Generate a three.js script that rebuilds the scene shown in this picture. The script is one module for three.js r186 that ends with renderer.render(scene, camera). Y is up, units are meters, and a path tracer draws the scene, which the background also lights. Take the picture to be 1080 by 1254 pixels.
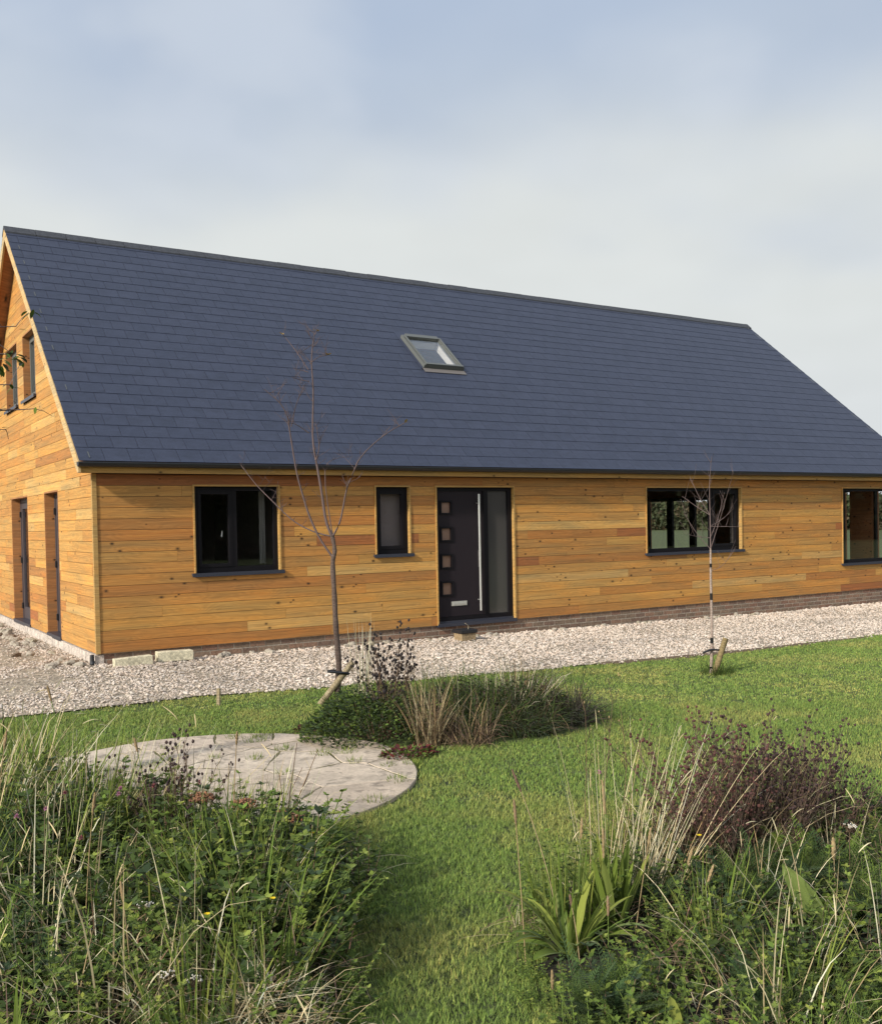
import * as THREE from 'three';
import { mergeGeometries } from 'three/addons/utils/BufferGeometryUtils.js';
import { ImprovedNoise } from 'three/addons/math/ImprovedNoise.js';

// ------------------------------------------------------------------ camera
const scene = new THREE.Scene();
const camera = new THREE.PerspectiveCamera(2 * Math.atan(666.4 / 1215.6) * 180 / Math.PI, 1080 / 1332.8, 0.1, 900);
camera.position.set(-2.9524, 1.5623, 12.7858);
camera.up.set(0.02794, 0.99958, -0.00775);
camera.lookAt(-2.9524 + 0.53393, 1.5623 - 0.02148, 12.7858 - 0.84525);
camera.setViewOffset(1080, 1332.8, 0, 0, 1080, 1254);

// ------------------------------------------------------------------ sun, sky, exposure
const EXPO = 1.4;
const SUN = new THREE.Vector3(-0.845, 0.475, 0.245).normalize();
const renderer = new THREE.WebGLRenderer({ antialias: true });
renderer.toneMapping = THREE.LinearToneMapping;
renderer.toneMappingExposure = EXPO;
renderer.shadowMap.enabled = true;
const sun = new THREE.DirectionalLight(new THREE.Color(1, 0.925, 0.79), 3.1);
sun.position.copy(SUN).multiplyScalar(60);
sun.castShadow = true;
sun.shadow.radius = 6;
sun.shadow.mapSize.set(4096, 4096);
Object.assign(sun.shadow.camera, { left: -26, right: 26, top: 22, bottom: -22, near: 1, far: 140 });
scene.add(sun, sun.target);

const PN = new ImprovedNoise();
function fbm3(x, y, z, o = 4) { let s = 0, a = 0.5, f = 1; for (let i = 0; i < o; i++) { s += a * PN.noise(x * f, y * f, z * f); a *= 0.5; f *= 2.03; } return s; }
const sstep = (a, b, x) => { const t = Math.min(1, Math.max(0, (x - a) / (b - a))); return t * t * (3 - 2 * t); };
const lerp = (a, b, t) => a + (b - a) * t;
{
  const W = 1024, H = 512, d = new Float32Array(W * H * 4);
  const hor = [0.70, 0.735, 0.755], band = [0.73, 0.762, 0.755], high = [0.45, 0.54, 0.685], white = [0.74, 0.77, 0.80];
  for (let j = 0; j < H; j++) {
    const el = ((j + 0.5) / H - 0.5) * Math.PI, y = Math.sin(el), c = Math.cos(el), deg = el * 180 / Math.PI;
    for (let i = 0; i < W; i++) {
      const az = ((i + 0.5) / W - 0.5) * 2 * Math.PI, x = Math.cos(az) * c, z = Math.sin(az) * c, k = (j * W + i) * 4;
      const yy = Math.max(y, 0) + 0.16, u = x / yy, w = z / yy;
      const bank = fbm3(u * 0.55 + 3.1, 1.7, w * 0.55 + 8.2, 4), wisp = fbm3(u * 1.5 + w * 0.6, 5.3, w * 1.5 - u * 0.3, 6), grain = fbm3(u * 4.2, 2.2, w * 4.2, 5);   // sheets of thin cloud overhead
      const t = sstep(15, 31, deg + bank * 22 + wisp * 7);
      const veil = sstep(-0.12, 0.42, wisp + grain * 0.45 + bank * 0.3);
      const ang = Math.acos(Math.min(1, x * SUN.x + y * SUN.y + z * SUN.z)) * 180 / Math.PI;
      const glow = 6.5 * Math.exp(-(ang * ang) / 300) + 0.35 * Math.exp(-(ang * ang) / 1500);   // sun behind thin haze; glow strengthened out of view as soft fill light
      for (let q = 0; q < 3; q++) {
        let v = lerp(lerp(hor[q], band[q], sstep(0, 14, deg)), high[q], t);
        v = lerp(v, white[q], veil * (0.12 + 0.24 * t)) * (1 + grain * 0.05);
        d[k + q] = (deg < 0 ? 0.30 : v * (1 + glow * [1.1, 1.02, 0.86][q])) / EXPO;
      }
      d[k + 3] = 1;
    }
  }
  const t = new THREE.DataTexture(d, W, H, THREE.RGBAFormat, THREE.FloatType);
  t.mapping = THREE.EquirectangularReflectionMapping; t.magFilter = THREE.LinearFilter; t.minFilter = THREE.LinearFilter; t.needsUpdate = true;
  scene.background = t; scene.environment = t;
}

// ------------------------------------------------------------------ helpers
let SEED = 12345;
function rnd() { SEED |= 0; SEED = SEED + 0x6D2B79F5 | 0; let t = Math.imul(SEED ^ SEED >>> 15, 1 | SEED); t = t + Math.imul(t ^ t >>> 7, 61 | t) ^ t; return ((t ^ t >>> 14) >>> 0) / 4294967296; }
const seed = (n) => { SEED = n; };
const R = (a, b) => a + (b - a) * rnd();
const pick = (a) => a[Math.floor(rnd() * a.length)];
const V = (x, y, z) => new THREE.Vector3(x, y, z);
const used = new Map();
function numbered(n) { const k = used.get(n) || 0; used.set(n, k + 1); return k ? n + '_' + String(k).padStart(3, '0') : n; }
function shadow(o) { o.castShadow = true; o.receiveShadow = true; return o; }
function group(name, parent) { const g = new THREE.Group(); g.name = parent ? name : numbered(name); (parent || scene).add(g); return g; }
function mesh(name, geo, mat, parent) { const m = shadow(new THREE.Mesh(geo, mat)); m.name = parent ? name : numbered(name); (parent || scene).add(m); return m; }
function tag(o, label, category, grp, kind) { o.userData.label = label; if (category) o.userData.category = category; if (grp) o.userData.group = grp; if (kind) o.userData.kind = kind; return o; }
function struct(o, label) { o.userData.kind = 'structure'; if (label) o.userData.label = label; return o; }
function dup(o, pos, turn, scale = 1) { const c = o.clone(); c.name = numbered(o.name.replace(/_\d{3}$/, '')); c.userData = { ...o.userData }; scene.add(c); c.position.copy(pos); c.rotation.y = turn; c.scale.setScalar(scale); return c; }

// tileable value noise for the textures
function tnoise(w, h, fx, fy, sd) {
  const g = new Float32Array(fx * fy); let s = sd * 7919 + 13;
  for (let i = 0; i < g.length; i++) { s = (Math.imul(s, 1664525) + 1013904223) | 0; g[i] = (s >>> 0) / 4294967296; }
  const out = new Float32Array(w * h);
  for (let y = 0; y < h; y++) {
    const Y = y / h * fy, y0 = Math.floor(Y), ty = Y - y0, sy = ty * ty * (3 - 2 * ty), a = (y0 % fy) * fx, b = ((y0 + 1) % fy) * fx;
    for (let x = 0; x < w; x++) {
      const X = x / w * fx, x0 = Math.floor(X), tx = X - x0, sx = tx * tx * (3 - 2 * tx), c = x0 % fx, e = (x0 + 1) % fx;
      out[y * w + x] = lerp(lerp(g[a + c], g[a + e], sx), lerp(g[b + c], g[b + e], sx), sy);
    }
  }
  return out;
}
function mixNoise(w, h, list) { // [fx, fy, weight, seed]
  const out = new Float32Array(w * h); let tot = 0;
  for (const [fx, fy, k, sd] of list) { const n = tnoise(w, h, fx, fy, sd); for (let i = 0; i < out.length; i++) out[i] += n[i] * k; tot += k; }
  for (let i = 0; i < out.length; i++) out[i] /= tot; return out;
}
function tex(w, h, fn, srgb = true) {
  const d = new Uint8Array(w * h * 4), c = [0, 0, 0];
  for (let y = 0; y < h; y++) for (let x = 0; x < w; x++) { const i = y * w + x; fn(i, x, y, c); for (let q = 0; q < 3; q++) d[i * 4 + q] = Math.max(0, Math.min(255, c[q] * 255)); d[i * 4 + 3] = 255; }
  const t = new THREE.DataTexture(d, w, h); t.wrapS = t.wrapT = THREE.RepeatWrapping; t.magFilter = THREE.LinearFilter; t.minFilter = THREE.LinearMipmapLinearFilter; t.generateMipmaps = true;
  if (srgb) t.colorSpace = THREE.SRGBColorSpace; t.needsUpdate = true; return t;
}
function rep(t, x, y) { const c = t.clone(); c.repeat.set(x, y); c.needsUpdate = true; return c; }
const lin = (r, g, b) => new THREE.Color().setRGB(r, g, b);
function mat(r, g, b, rough = 0.85, more = {}) { return new THREE.MeshStandardMaterial({ color: lin(r, g, b), roughness: rough, ...more }); }

// mesh collector with uv in metres and vertex colours
class MB {
  constructor() { this.p = []; this.u = []; this.c = []; this.i = []; this.hasC = false; }
  v(x, y, z, u = 0, w = 0, c) { this.p.push(x, y, z); this.u.push(u, w); if (c) { this.hasC = true; this.c.push(c[0], c[1], c[2]); } else this.c.push(1, 1, 1); return this.p.length / 3 - 1; }
  tri(a, b, c) { this.i.push(a, b, c); }
  quad(a, b, c, d) { this.i.push(a, b, c, a, c, d); }
  face(P, uv, c) { const n = P.map((p, k) => this.v(p[0], p[1], p[2], uv[k][0], uv[k][1], c)); this.quad(n[0], n[1], n[2], n[3]); }
  box(x0, x1, y0, y1, z0, z1, ou = 0, ov = 0, c) {
    this.face([[x0, y0, z1], [x1, y0, z1], [x1, y1, z1], [x0, y1, z1]], [[x0 + ou, y0 + ov], [x1 + ou, y0 + ov], [x1 + ou, y1 + ov], [x0 + ou, y1 + ov]], c);
    this.face([[x1, y0, z0], [x0, y0, z0], [x0, y1, z0], [x1, y1, z0]], [[x1 + ou, y0 + ov], [x0 + ou, y0 + ov], [x0 + ou, y1 + ov], [x1 + ou, y1 + ov]], c);
    this.face([[x1, y0, z1], [x1, y0, z0], [x1, y1, z0], [x1, y1, z1]], [[z1 + ou, y0 + ov], [z0 + ou, y0 + ov], [z0 + ou, y1 + ov], [z1 + ou, y1 + ov]], c);
    this.face([[x0, y0, z0], [x0, y0, z1], [x0, y1, z1], [x0, y1, z0]], [[z0 + ou, y0 + ov], [z1 + ou, y0 + ov], [z1 + ou, y1 + ov], [z0 + ou, y1 + ov]], c);
    this.face([[x0, y1, z1], [x1, y1, z1], [x1, y1, z0], [x0, y1, z0]], [[x0 + ou, z1 + ov], [x1 + ou, z1 + ov], [x1 + ou, z0 + ov], [x0 + ou, z0 + ov]], c);
    this.face([[x0, y0, z0], [x1, y0, z0], [x1, y0, z1], [x0, y0, z1]], [[x0 + ou, z0 + ov], [x1 + ou, z0 + ov], [x1 + ou, z1 + ov], [x0 + ou, z1 + ov]], c);
    return this;
  }
  tube(pts, r0, r1, sides = 6, c, cap = true) { // tapered tube through points
    const n = pts.length; let prev = null, len = 0; const rings = [];
    for (let k = 0; k < n; k++) {
      const d = new THREE.Vector3().subVectors(pts[Math.min(n - 1, k + 1)], pts[Math.max(0, k - 1)]).normalize();
      const a = Math.abs(d.y) < 0.9 ? V(0, 1, 0) : V(1, 0, 0), s = new THREE.Vector3().crossVectors(d, a).normalize(), t = new THREE.Vector3().crossVectors(s, d);
      if (k) len += pts[k].distanceTo(pts[k - 1]);
      const r = typeof r0 === 'function' ? r0(k / (n - 1)) : lerp(r0, r1, k / (n - 1)), ring = [];
      for (let q = 0; q <= sides; q++) { const an = q / sides * Math.PI * 2, cx = Math.cos(an) * r, sx = Math.sin(an) * r; ring.push(this.v(pts[k].x + s.x * cx + t.x * sx, pts[k].y + s.y * cx + t.y * sx, pts[k].z + s.z * cx + t.z * sx, q / sides * 0.1, len, c)); }
      if (prev) for (let q = 0; q < sides; q++) this.quad(prev[q], ring[q], ring[q + 1], prev[q + 1]);
      prev = ring; rings.push(ring);
    }
    if (cap) for (const [ring, p] of [[rings[0], pts[0]], [rings[n - 1], pts[n - 1]]]) { const m = this.v(p.x, p.y, p.z, 0, 0, c); for (let q = 0; q < sides; q++) this.tri(m, ring[q], ring[q + 1]); }
    return this;
  }
  // a blade or leaf: starts at b, heads along d, droops; w(t) half width; fold > 0 gives a keel
  blade(b, d, len, w, droop, seg, c, prof = null, fold = 0, twist = 0, c2 = null) {
    let p = b.clone(), dir = d.clone().normalize(), side = V(-dir.z, 0, dir.x); if (side.lengthSq() < 1e-4) side.set(1, 0, 0); side.normalize();
    const up = new THREE.Vector3(), st = len / seg; let pr = null;
    if (twist) side.applyAxisAngle(dir, twist);
    for (let k = 0; k <= seg; k++) {
      const t = k / seg, hw = prof ? w * prof(t) : w * (1 - t * t * 0.72);
      up.crossVectors(side, dir).normalize(); const cc = c2 && t > 0.62 ? c2 : c;
      const f = fold * hw; let cur;
      if (fold) cur = [this.v(p.x - side.x * hw + up.x * f, p.y - side.y * hw + up.y * f, p.z - side.z * hw + up.z * f, 0, t * len, cc), this.v(p.x, p.y, p.z, 0.5, t * len, cc), this.v(p.x + side.x * hw + up.x * f, p.y + side.y * hw + up.y * f, p.z + side.z * hw + up.z * f, 1, t * len, cc)];
      else if (k === seg) cur = [this.v(p.x, p.y, p.z, 0.5, t * len, cc)];
      else cur = [this.v(p.x - side.x * hw, p.y - side.y * hw, p.z - side.z * hw, 0, t * len, cc), this.v(p.x + side.x * hw, p.y + side.y * hw, p.z + side.z * hw, 1, t * len, cc)];
      if (pr) { if (fold) { this.quad(pr[0], pr[1], cur[1], cur[0]); this.quad(pr[1], pr[2], cur[2], cur[1]); } else if (cur.length === 1) this.tri(pr[0], pr[1], cur[0]); else this.quad(pr[0], pr[1], cur[1], cur[0]); }
      pr = cur; p = p.clone().addScaledVector(dir, st);
      dir.y -= droop * st / len * (0.4 + 1.2 * t) * 1.0; dir.normalize();
    }
    this.end = dir; return p.addScaledVector(dir, -st);
  }
  ball(x, y, z, r, ry, c, j = 0.15, n = 6, m = 4) { // small bumpy head
    const rows = [];
    for (let a = 0; a <= m; a++) { const row = [], th = a / m * Math.PI; for (let b = 0; b <= n; b++) { const k = 1 + (b === n ? row.k0 : R(-j, j)); if (b === 0) row.k0 = k - 1; const ph = b / n * Math.PI * 2; row.push(this.v(x + Math.sin(th) * Math.cos(ph) * r * k, y + Math.cos(th) * ry * k, z + Math.sin(th) * Math.sin(ph) * r * k, b / n * 0.05, a / m * 0.05, c)); } rows.push(row); }
    for (let a = 0; a < m; a++) for (let b = 0; b < n; b++) this.quad(rows[a][b], rows[a][b + 1], rows[a + 1][b + 1], rows[a + 1][b]);
  }
  geo(flat = false) {
    let g = new THREE.BufferGeometry();
    g.setAttribute('position', new THREE.Float32BufferAttribute(this.p, 3));
    g.setAttribute('uv', new THREE.Float32BufferAttribute(this.u, 2));
    if (this.hasC) g.setAttribute('color', new THREE.Float32BufferAttribute(this.c, 3));
    g.setIndex(this.i); if (flat) g = g.toNonIndexed(); g.computeVertexNormals(); return g;
  }
}
const boxGeo = (...a) => new MB().box(...a).geo();

// ------------------------------------------------------------------ textures and materials
const T = {};
function woodTex(sd, knots, wav) {
  const w = 1024, h = 512, f = mixNoise(w, h, [[6, 160, 1, sd], [18, 256, 0.8, sd + 1], [3, 60, 0.8, sd + 2]]), lo = mixNoise(w, h, [[5, 7, 1, sd + 3], [11, 16, 0.6, sd + 4]]), wv = mixNoise(w, h, [[4, 3, 1, sd + 5], [9, 6, 0.5, sd + 6]]);
  const K = []; let s = sd * 31 + 5; const q = () => { s = (Math.imul(s, 1664525) + 1013904223) | 0; return (s >>> 0) / 4294967296; };
  for (let k = 0; k < knots; k++) K.push([q() * w, q() * h, 4 + q() * 6, 0.45 + q() * 0.55]);
  return tex(w, h, (i, x, y, c) => {
    let warp = 0, dark = 0, ring = 0;
    for (const [kx, ky, r, st] of K) {
      let dx = Math.abs(x - kx), dy = y - ky; if (dx > w / 2) dx = w - dx; if (dy > h / 2) dy -= h; if (dy < -h / 2) dy += h;
      dx *= 1.25; const r2 = dx * dx + dy * dy; if (r2 > 3600) continue;
      warp += Math.sign(dy) * 7 * Math.exp(-r2 / 300); const e = Math.sqrt(r2) / r; dark = Math.max(dark, st * sstep(1.15, 0.55, e)); ring = Math.max(ring, 0.35 * st * sstep(2.6, 1.1, e));
    }
    const yy = ((Math.round(y + warp + (wv[i] - 0.5) * wav) % h) + h) % h, j = yy * w + x;
    const g = f[j], rings = 0.5 + 0.5 * Math.sin((lo[j] * 46 + yy * 0.16));
    let m = 0.985 + (g - 0.5) * 0.40 - rings * 0.06 + (lo[i] - 0.5) * 0.20;
    m = m * (1 - ring) * (1 - dark * 0.78);
    const red = 0.5 + (lo[i] - 0.5) * 1.6 + ring * 0.5;
    c[0] = m * 0.93; c[1] = m * (0.93 - red * 0.07 + 0.02); c[2] = m * (0.92 - red * 0.17 + 0.05);
  });
}
T.woodA = woodTex(3, 6, 26); T.woodB = woodTex(11, 14, 60);
for (const k of ['woodA', 'woodB']) T[k].repeat.set(1 / 2.6, 1 / 0.62);
const woodTone = (r, g, b, t, rough = 0.72) => mat(r, g, b, rough, { map: t });
const YEL = [], RED = [];
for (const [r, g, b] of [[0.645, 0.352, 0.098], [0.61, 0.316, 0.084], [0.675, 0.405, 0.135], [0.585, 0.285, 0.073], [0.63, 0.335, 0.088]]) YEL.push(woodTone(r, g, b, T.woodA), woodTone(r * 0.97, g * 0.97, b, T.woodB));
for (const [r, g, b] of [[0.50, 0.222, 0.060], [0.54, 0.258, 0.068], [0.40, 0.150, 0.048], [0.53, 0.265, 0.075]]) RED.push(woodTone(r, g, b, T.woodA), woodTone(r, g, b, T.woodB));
const M = {};
M.trim = woodTone(0.56, 0.34, 0.115, T.woodA); M.trimPale = woodTone(0.66, 0.47, 0.24, T.woodA); M.reveal = woodTone(0.44, 0.20, 0.075, T.woodA); M.soffit = woodTone(0.42, 0.175, 0.07, T.woodB);  // reveal: timber with recess shade and bounced red put into its colour
{
  const n = mixNoise(512, 512, [[64, 64, 1, 21], [160, 160, 1, 22], [12, 12, 0.8, 23]]), n2 = mixNoise(512, 512, [[24, 120, 1, 24], [8, 40, 1, 25]]);
  T.slate = tex(512, 512, (i, x, y, c) => { const m = 0.92 + (n[i] - 0.5) * 0.30 + (n2[i] - 0.5) * 0.14; c[0] = m; c[1] = m; c[2] = m * 1.01; }); T.slate.repeat.set(1 / 1.1, 1 / 1.1);
  T.fine = tex(512, 512, (i, x, y, c) => { const m = 0.84 + (n[i] - 0.5) * 0.75; c[0] = c[1] = c[2] = m; });
  T.bumpN = tex(512, 512, (i, x, y, c) => { c[0] = c[1] = c[2] = n[i]; }, false);
}
M.slate = [[0.034, 0.041, 0.071], [0.0355, 0.0425, 0.073], [0.0325, 0.0395, 0.069], [0.0365, 0.0435, 0.0745]].map(([r, g, b]) => mat(r, g, b, 0.52, { map: T.slate }));
M.ridge = mat(0.062, 0.065, 0.078, 0.7, { map: rep(T.fine, 2, 2) });
M.black = mat(0.016, 0.016, 0.019, 0.42);
M.frame = new THREE.MeshPhysicalMaterial({ color: lin(0.007, 0.006, 0.008), roughness: 0.6, specularIntensity: 0.35 });
M.door = new THREE.MeshPhysicalMaterial({ color: lin(0.019, 0.014, 0.018), roughness: 0.6, specularIntensity: 0.4 });
M.brownFrame = mat(0.055, 0.046, 0.052, 0.5);
M.sill = mat(0.035, 0.038, 0.055, 0.35);
M.steel = mat(0.78, 0.78, 0.76, 0.35, { metalness: 0.85 });
M.whitePaint = mat(0.72, 0.72, 0.70, 0.4);
M.glass = new THREE.MeshPhysicalMaterial({ color: 0xffffff, transmission: 1, thickness: 0, roughness: 0, ior: 1.5 });
M.glassDim = new THREE.MeshPhysicalMaterial({ color: lin(0.75, 0.75, 0.78), transmission: 1, thickness: 0, roughness: 0, ior: 1.5 });
M.plaster = mat(0.55, 0.53, 0.50, 0.95);
M.lining = mat(0.42, 0.37, 0.355, 0.95);
M.membrane = mat(0.10, 0.085, 0.08, 0.95);
M.floor = mat(0.22, 0.15, 0.09, 0.6);
M.blind = mat(0.20, 0.165, 0.16, 0.95);
M.lead = mat(0.26, 0.26, 0.25, 0.6); M.flash = mat(0.034, 0.041, 0.071, 0.55);
M.capGrey = mat(0.11, 0.115, 0.11, 0.5);
M.mortar = mat(0.56, 0.49, 0.40, 0.95, { map: rep(T.fine, 3, 3) });
M.brick = [[0.29, 0.165, 0.115], [0.34, 0.205, 0.14], [0.24, 0.155, 0.115], [0.32, 0.22, 0.155], [0.27, 0.19, 0.135]].map(([r, g, b]) => mat(r, g, b, 0.92, { map: rep(T.fine, 4, 4) }));
M.render = mat(0.68, 0.59, 0.52, 0.95, { map: rep(T.fine, 1.4, 1.4) });
M.block = mat(0.90, 0.82, 0.60, 0.95, { map: rep(T.fine, 3, 3), bumpMap: rep(T.bumpN, 5, 5), bumpScale: 0.004 });
{
  const n = mixNoise(512, 512, [[8, 40, 1, 41], [30, 120, 1, 42], [90, 90, 0.6, 43]]);
  T.bark = tex(512, 512, (i, x, y, c) => { const m = 0.55 + n[i] * 0.75, l = n[i] > 0.66 ? 1.5 : 1; c[0] = m * l; c[1] = m * l * 0.97; c[2] = m * l * 0.93; }); T.bark.repeat.set(8, 3);
}
M.bark = mat(0.115, 0.082, 0.072, 0.9, { map: T.bark });
M.twig = mat(0.105, 0.070, 0.066, 0.85);
M.birch = mat(0.36, 0.29, 0.265, 0.8, { map: T.bark });
M.birchTwig = mat(0.15, 0.105, 0.098, 0.85);
M.stake = mat(0.36, 0.30, 0.20, 0.9, { map: T.bark });
M.leafVC = new THREE.MeshPhysicalMaterial({ color: 0xffffff, vertexColors: true, roughness: 0.95, transmission: 0.3, thickness: 0, specularIntensity: 0.35 });
M.dryVC = new THREE.MeshStandardMaterial({ color: 0xffffff, vertexColors: true, roughness: 0.9 });

// ------------------------------------------------------------------ ground levels
const ease = (x, a, b) => Math.min(1, Math.max(0, (x - a) / (b - a)));
function gravelY(x, z) { return -0.135 - 0.165 * ease(x, 0, 13) - 0.05 * ease(z, 0.5, 3.2) * ease(6 - x, 0, 6); }
function lawnY(x, z) { const e = -0.19 - 0.07 * ease(x, 2, 11) * ease(9 - z, 0, 5); return e + 0.012 * fbm3(x * 0.6, 3, z * 0.6, 2); }
const EDGE = [[-9, 2.7], [-1.5, 2.78], [0.43, 2.78], [1.7, 3.05], [4.2, 3.40], [6.8, 3.68], [10.8, 3.66], [19, 3.7], [30, 3.8]];
function edgeZ(x) { for (let k = 1; k < EDGE.length; k++) if (x <= EDGE[k][0]) { const [a, b] = [EDGE[k - 1], EDGE[k]]; return lerp(a[1], b[1], (x - a[0]) / (b[0] - a[0])) + (0.09 * PN.noise(x * 1.7, 0, 3) + 0.05 * PN.noise(x * 5.1, 2, 3)) * (x < 5 ? 1 : 0.2); } return 3.8; }
function groundY(x, z) { const e = edgeZ(Math.max(-9, Math.min(29, x))); const k = sstep(-0.15, 0.25, z - e); return lerp(gravelY(x, z) - 0.02, lawnY(x, z) - 0.012, k); }

// ------------------------------------------------------------------ setting: the ground sheet, gravel yard
{
  const n = mixNoise(512, 512, [[16, 16, 1, 51], [48, 48, 1, 52], [128, 128, 1, 53]]);
  T.turf = tex(512, 512, (i, x, y, c) => { const m = 0.7 + (n[i] - 0.5) * 1.1; c[0] = m * 1.02; c[1] = m; c[2] = m * 0.92; });
  T.dust = tex(512, 512, (i, x, y, c) => { const m = 0.8 + (n[i] - 0.5) * 0.8; c[0] = m; c[1] = m * 0.99; c[2] = m * 0.96; });
  const turf = mat(0.115, 0.160, 0.040, 0.97, { map: rep(T.turf, 1 / 1.7, 1 / 1.7) });
  const xs = [], zs = []; const axis = (list, near0, near1, st, far) => { for (let v = near0; v <= near1 + 1e-6; v += st) list.push(v); for (let d = st, v = near1; v < far; ) { d *= 1.35; v += d; list.push(v); } for (let d = st, v = near0; v > -far; ) { d *= 1.35; v -= d; list.unshift(v); } };
  axis(xs, -7, 19, 0.2, 420); axis(zs, -11, 13, 0.2, 420);
  const b = new MB(); for (const z of zs) for (const x of xs) b.v(x, groundY(x, z), z, x, -z);
  for (let j = 0; j < zs.length - 1; j++) for (let i = 0; i < xs.length - 1; i++) { const a = j * xs.length + i, c = a + xs.length; b.quad(a, c, c + 1, a + 1); }
  struct(mesh('ground', b.geo(), turf), 'grassy ground that carries the garden and the field');
  const dust = mat(0.56, 0.475, 0.385, 0.97, { map: rep(T.dust, 1 / 1.1, 1 / 1.1), bumpMap: rep(T.dust, 1 / 0.5, 1 / 0.5), bumpScale: 0.012 });
  const g = new MB(), NX = 150; let prev = null;
  for (let i = 0; i <= NX; i++) { const x = -9 + i * 28 / NX, e = edgeZ(x) - 0.03, row = []; for (let j = 0; j <= 40; j++) { const z = lerp(-11, e, j / 40); row.push(g.v(x, gravelY(x, z) - 0.006, z, x, -z)); } if (prev) for (let j = 0; j < 40; j++) g.quad(prev[j], prev[j + 1], row[j + 1], row[j]); prev = row; }
  struct(mesh('gravel_yard', g.geo(), dust), 'pale dusty yard under the loose stones');
}

// ------------------------------------------------------------------ the house
const house = tag(group('timber_house'), 'long timber-clad house with dark slate gable roof and black framed windows', 'house');
const HL = 17.26, ZR = -4.6376, HE = 2.4187, ZE = 0.22, HR = 6.4817, ZB = 2 * ZR, VX0 = -0.2, VX1 = 17.46;
const SL = Math.hypot(HR - HE, ZE - ZR), SY = (HR - HE) / SL, SZ = (ZR - ZE) / SL; // up-slope unit
const roofP = (s, o = 0) => [HE + SY * s - SZ * o, ZE + SZ * s + SY * o];          // y, z at distance s up the slope, o above it
const roofYat = (z) => HE + (ZE - z) * (HR - HE) / (ZE - ZR);
const FO = [ // openings in the long wall: x0, x1, y0, y1
  [1.282, 2.5135, 0.9395, 2.13], [3.997, 4.6015, 1.0984, 2.13], [5.04, 6.53, 0, 2.13], [9.3817, 11.84, 0.9402, 2.13], [14.8375, 16.65, 0.5509, 2.13]];
const GO = [ // openings in the gable wall: z0, z1, y0, y1
  [-6.02, -4.47, 0, 2.14], [-3.09, -2.10, 0, 2.14], [-6.2, -5.06, 3.654, 4.73], [-4.53, -3.49, 3.654, 4.73]];
const RO = [[-7.95, -5.40, 0.55, 2.12], [-1.62, -1.36, 0.3, 2.12], [-0.80, -0.36, 0.3, 2.12]]; // glazing of the far gable

function wallGeo(pts, holes, depth) {
  const s = new THREE.Shape(pts.map(([a, b]) => new THREE.Vector2(a, b)));
  for (const [a, b, c, d] of holes) { const h = new THREE.Path(); h.moveTo(a, c); h.lineTo(b, c); h.lineTo(b, d); h.lineTo(a, d); h.closePath(); s.holes.push(h); }
  return new THREE.ExtrudeGeometry(s, { depth, bevelEnabled: false });
}
{ // structural walls behind the boards
  const y0 = -0.003, top = 2.30;
  const hol = (o) => o.map(([a, b, c, d]) => [a + 0.004, b - 0.004, c + 0.004, d - 0.004]);
  const f = wallGeo([[0.05, y0], [HL - 0.05, y0], [HL - 0.05, top], [0.05, top]], hol(FO), 0.26); f.translate(0, 0, -0.30);
  mesh('wall', f, M.membrane, house);
  const gp = [[ZB + 0.05, y0], [-0.05, y0], [-0.05, roofYat(-0.05) - 0.2], [ZR, HR - 0.2], [ZB + 0.05, roofYat(-0.05) - 0.2]];
  const g = wallGeo(gp, hol(GO), 0.26); g.rotateY(-Math.PI / 2); g.translate(0.30, 0, 0); mesh('wall', g, M.membrane, house);
  const r = wallGeo(gp, RO, 0.26); r.rotateY(-Math.PI / 2); r.translate(HL - 0.01, 0, 0); mesh('wall', r, M.soffit, house);
  const b = wallGeo([[0.05, y0], [HL - 0.05, y0], [HL - 0.05, top], [0.05, top]], [], 0.26); b.translate(0, 0, ZB + 0.04); mesh('wall', b, M.soffit, house);
  mesh('floor', boxGeo(0.3, HL - 0.27, -0.12, 0.02, ZB + 0.3, -0.30), M.floor, house);
  mesh('ceiling', boxGeo(0.3, HL - 0.27, 2.34, 2.42, ZB + 0.3, -0.3), M.plaster, house);
  for (const [x0, x1, z0, z1] of [[3.19, 3.31, -4.6, -0.302], [4.79, 4.91, -4.6, -0.302], [8.24, 8.36, -4.6, -0.302], [0.302, 8.239, -4.75, -4.62], [15.55, 15.67, -2.3, -0.9]]) mesh('partition', boxGeo(x0, x1, 0.02, 2.34, z0, z1), M.lining, house);
}
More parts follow.
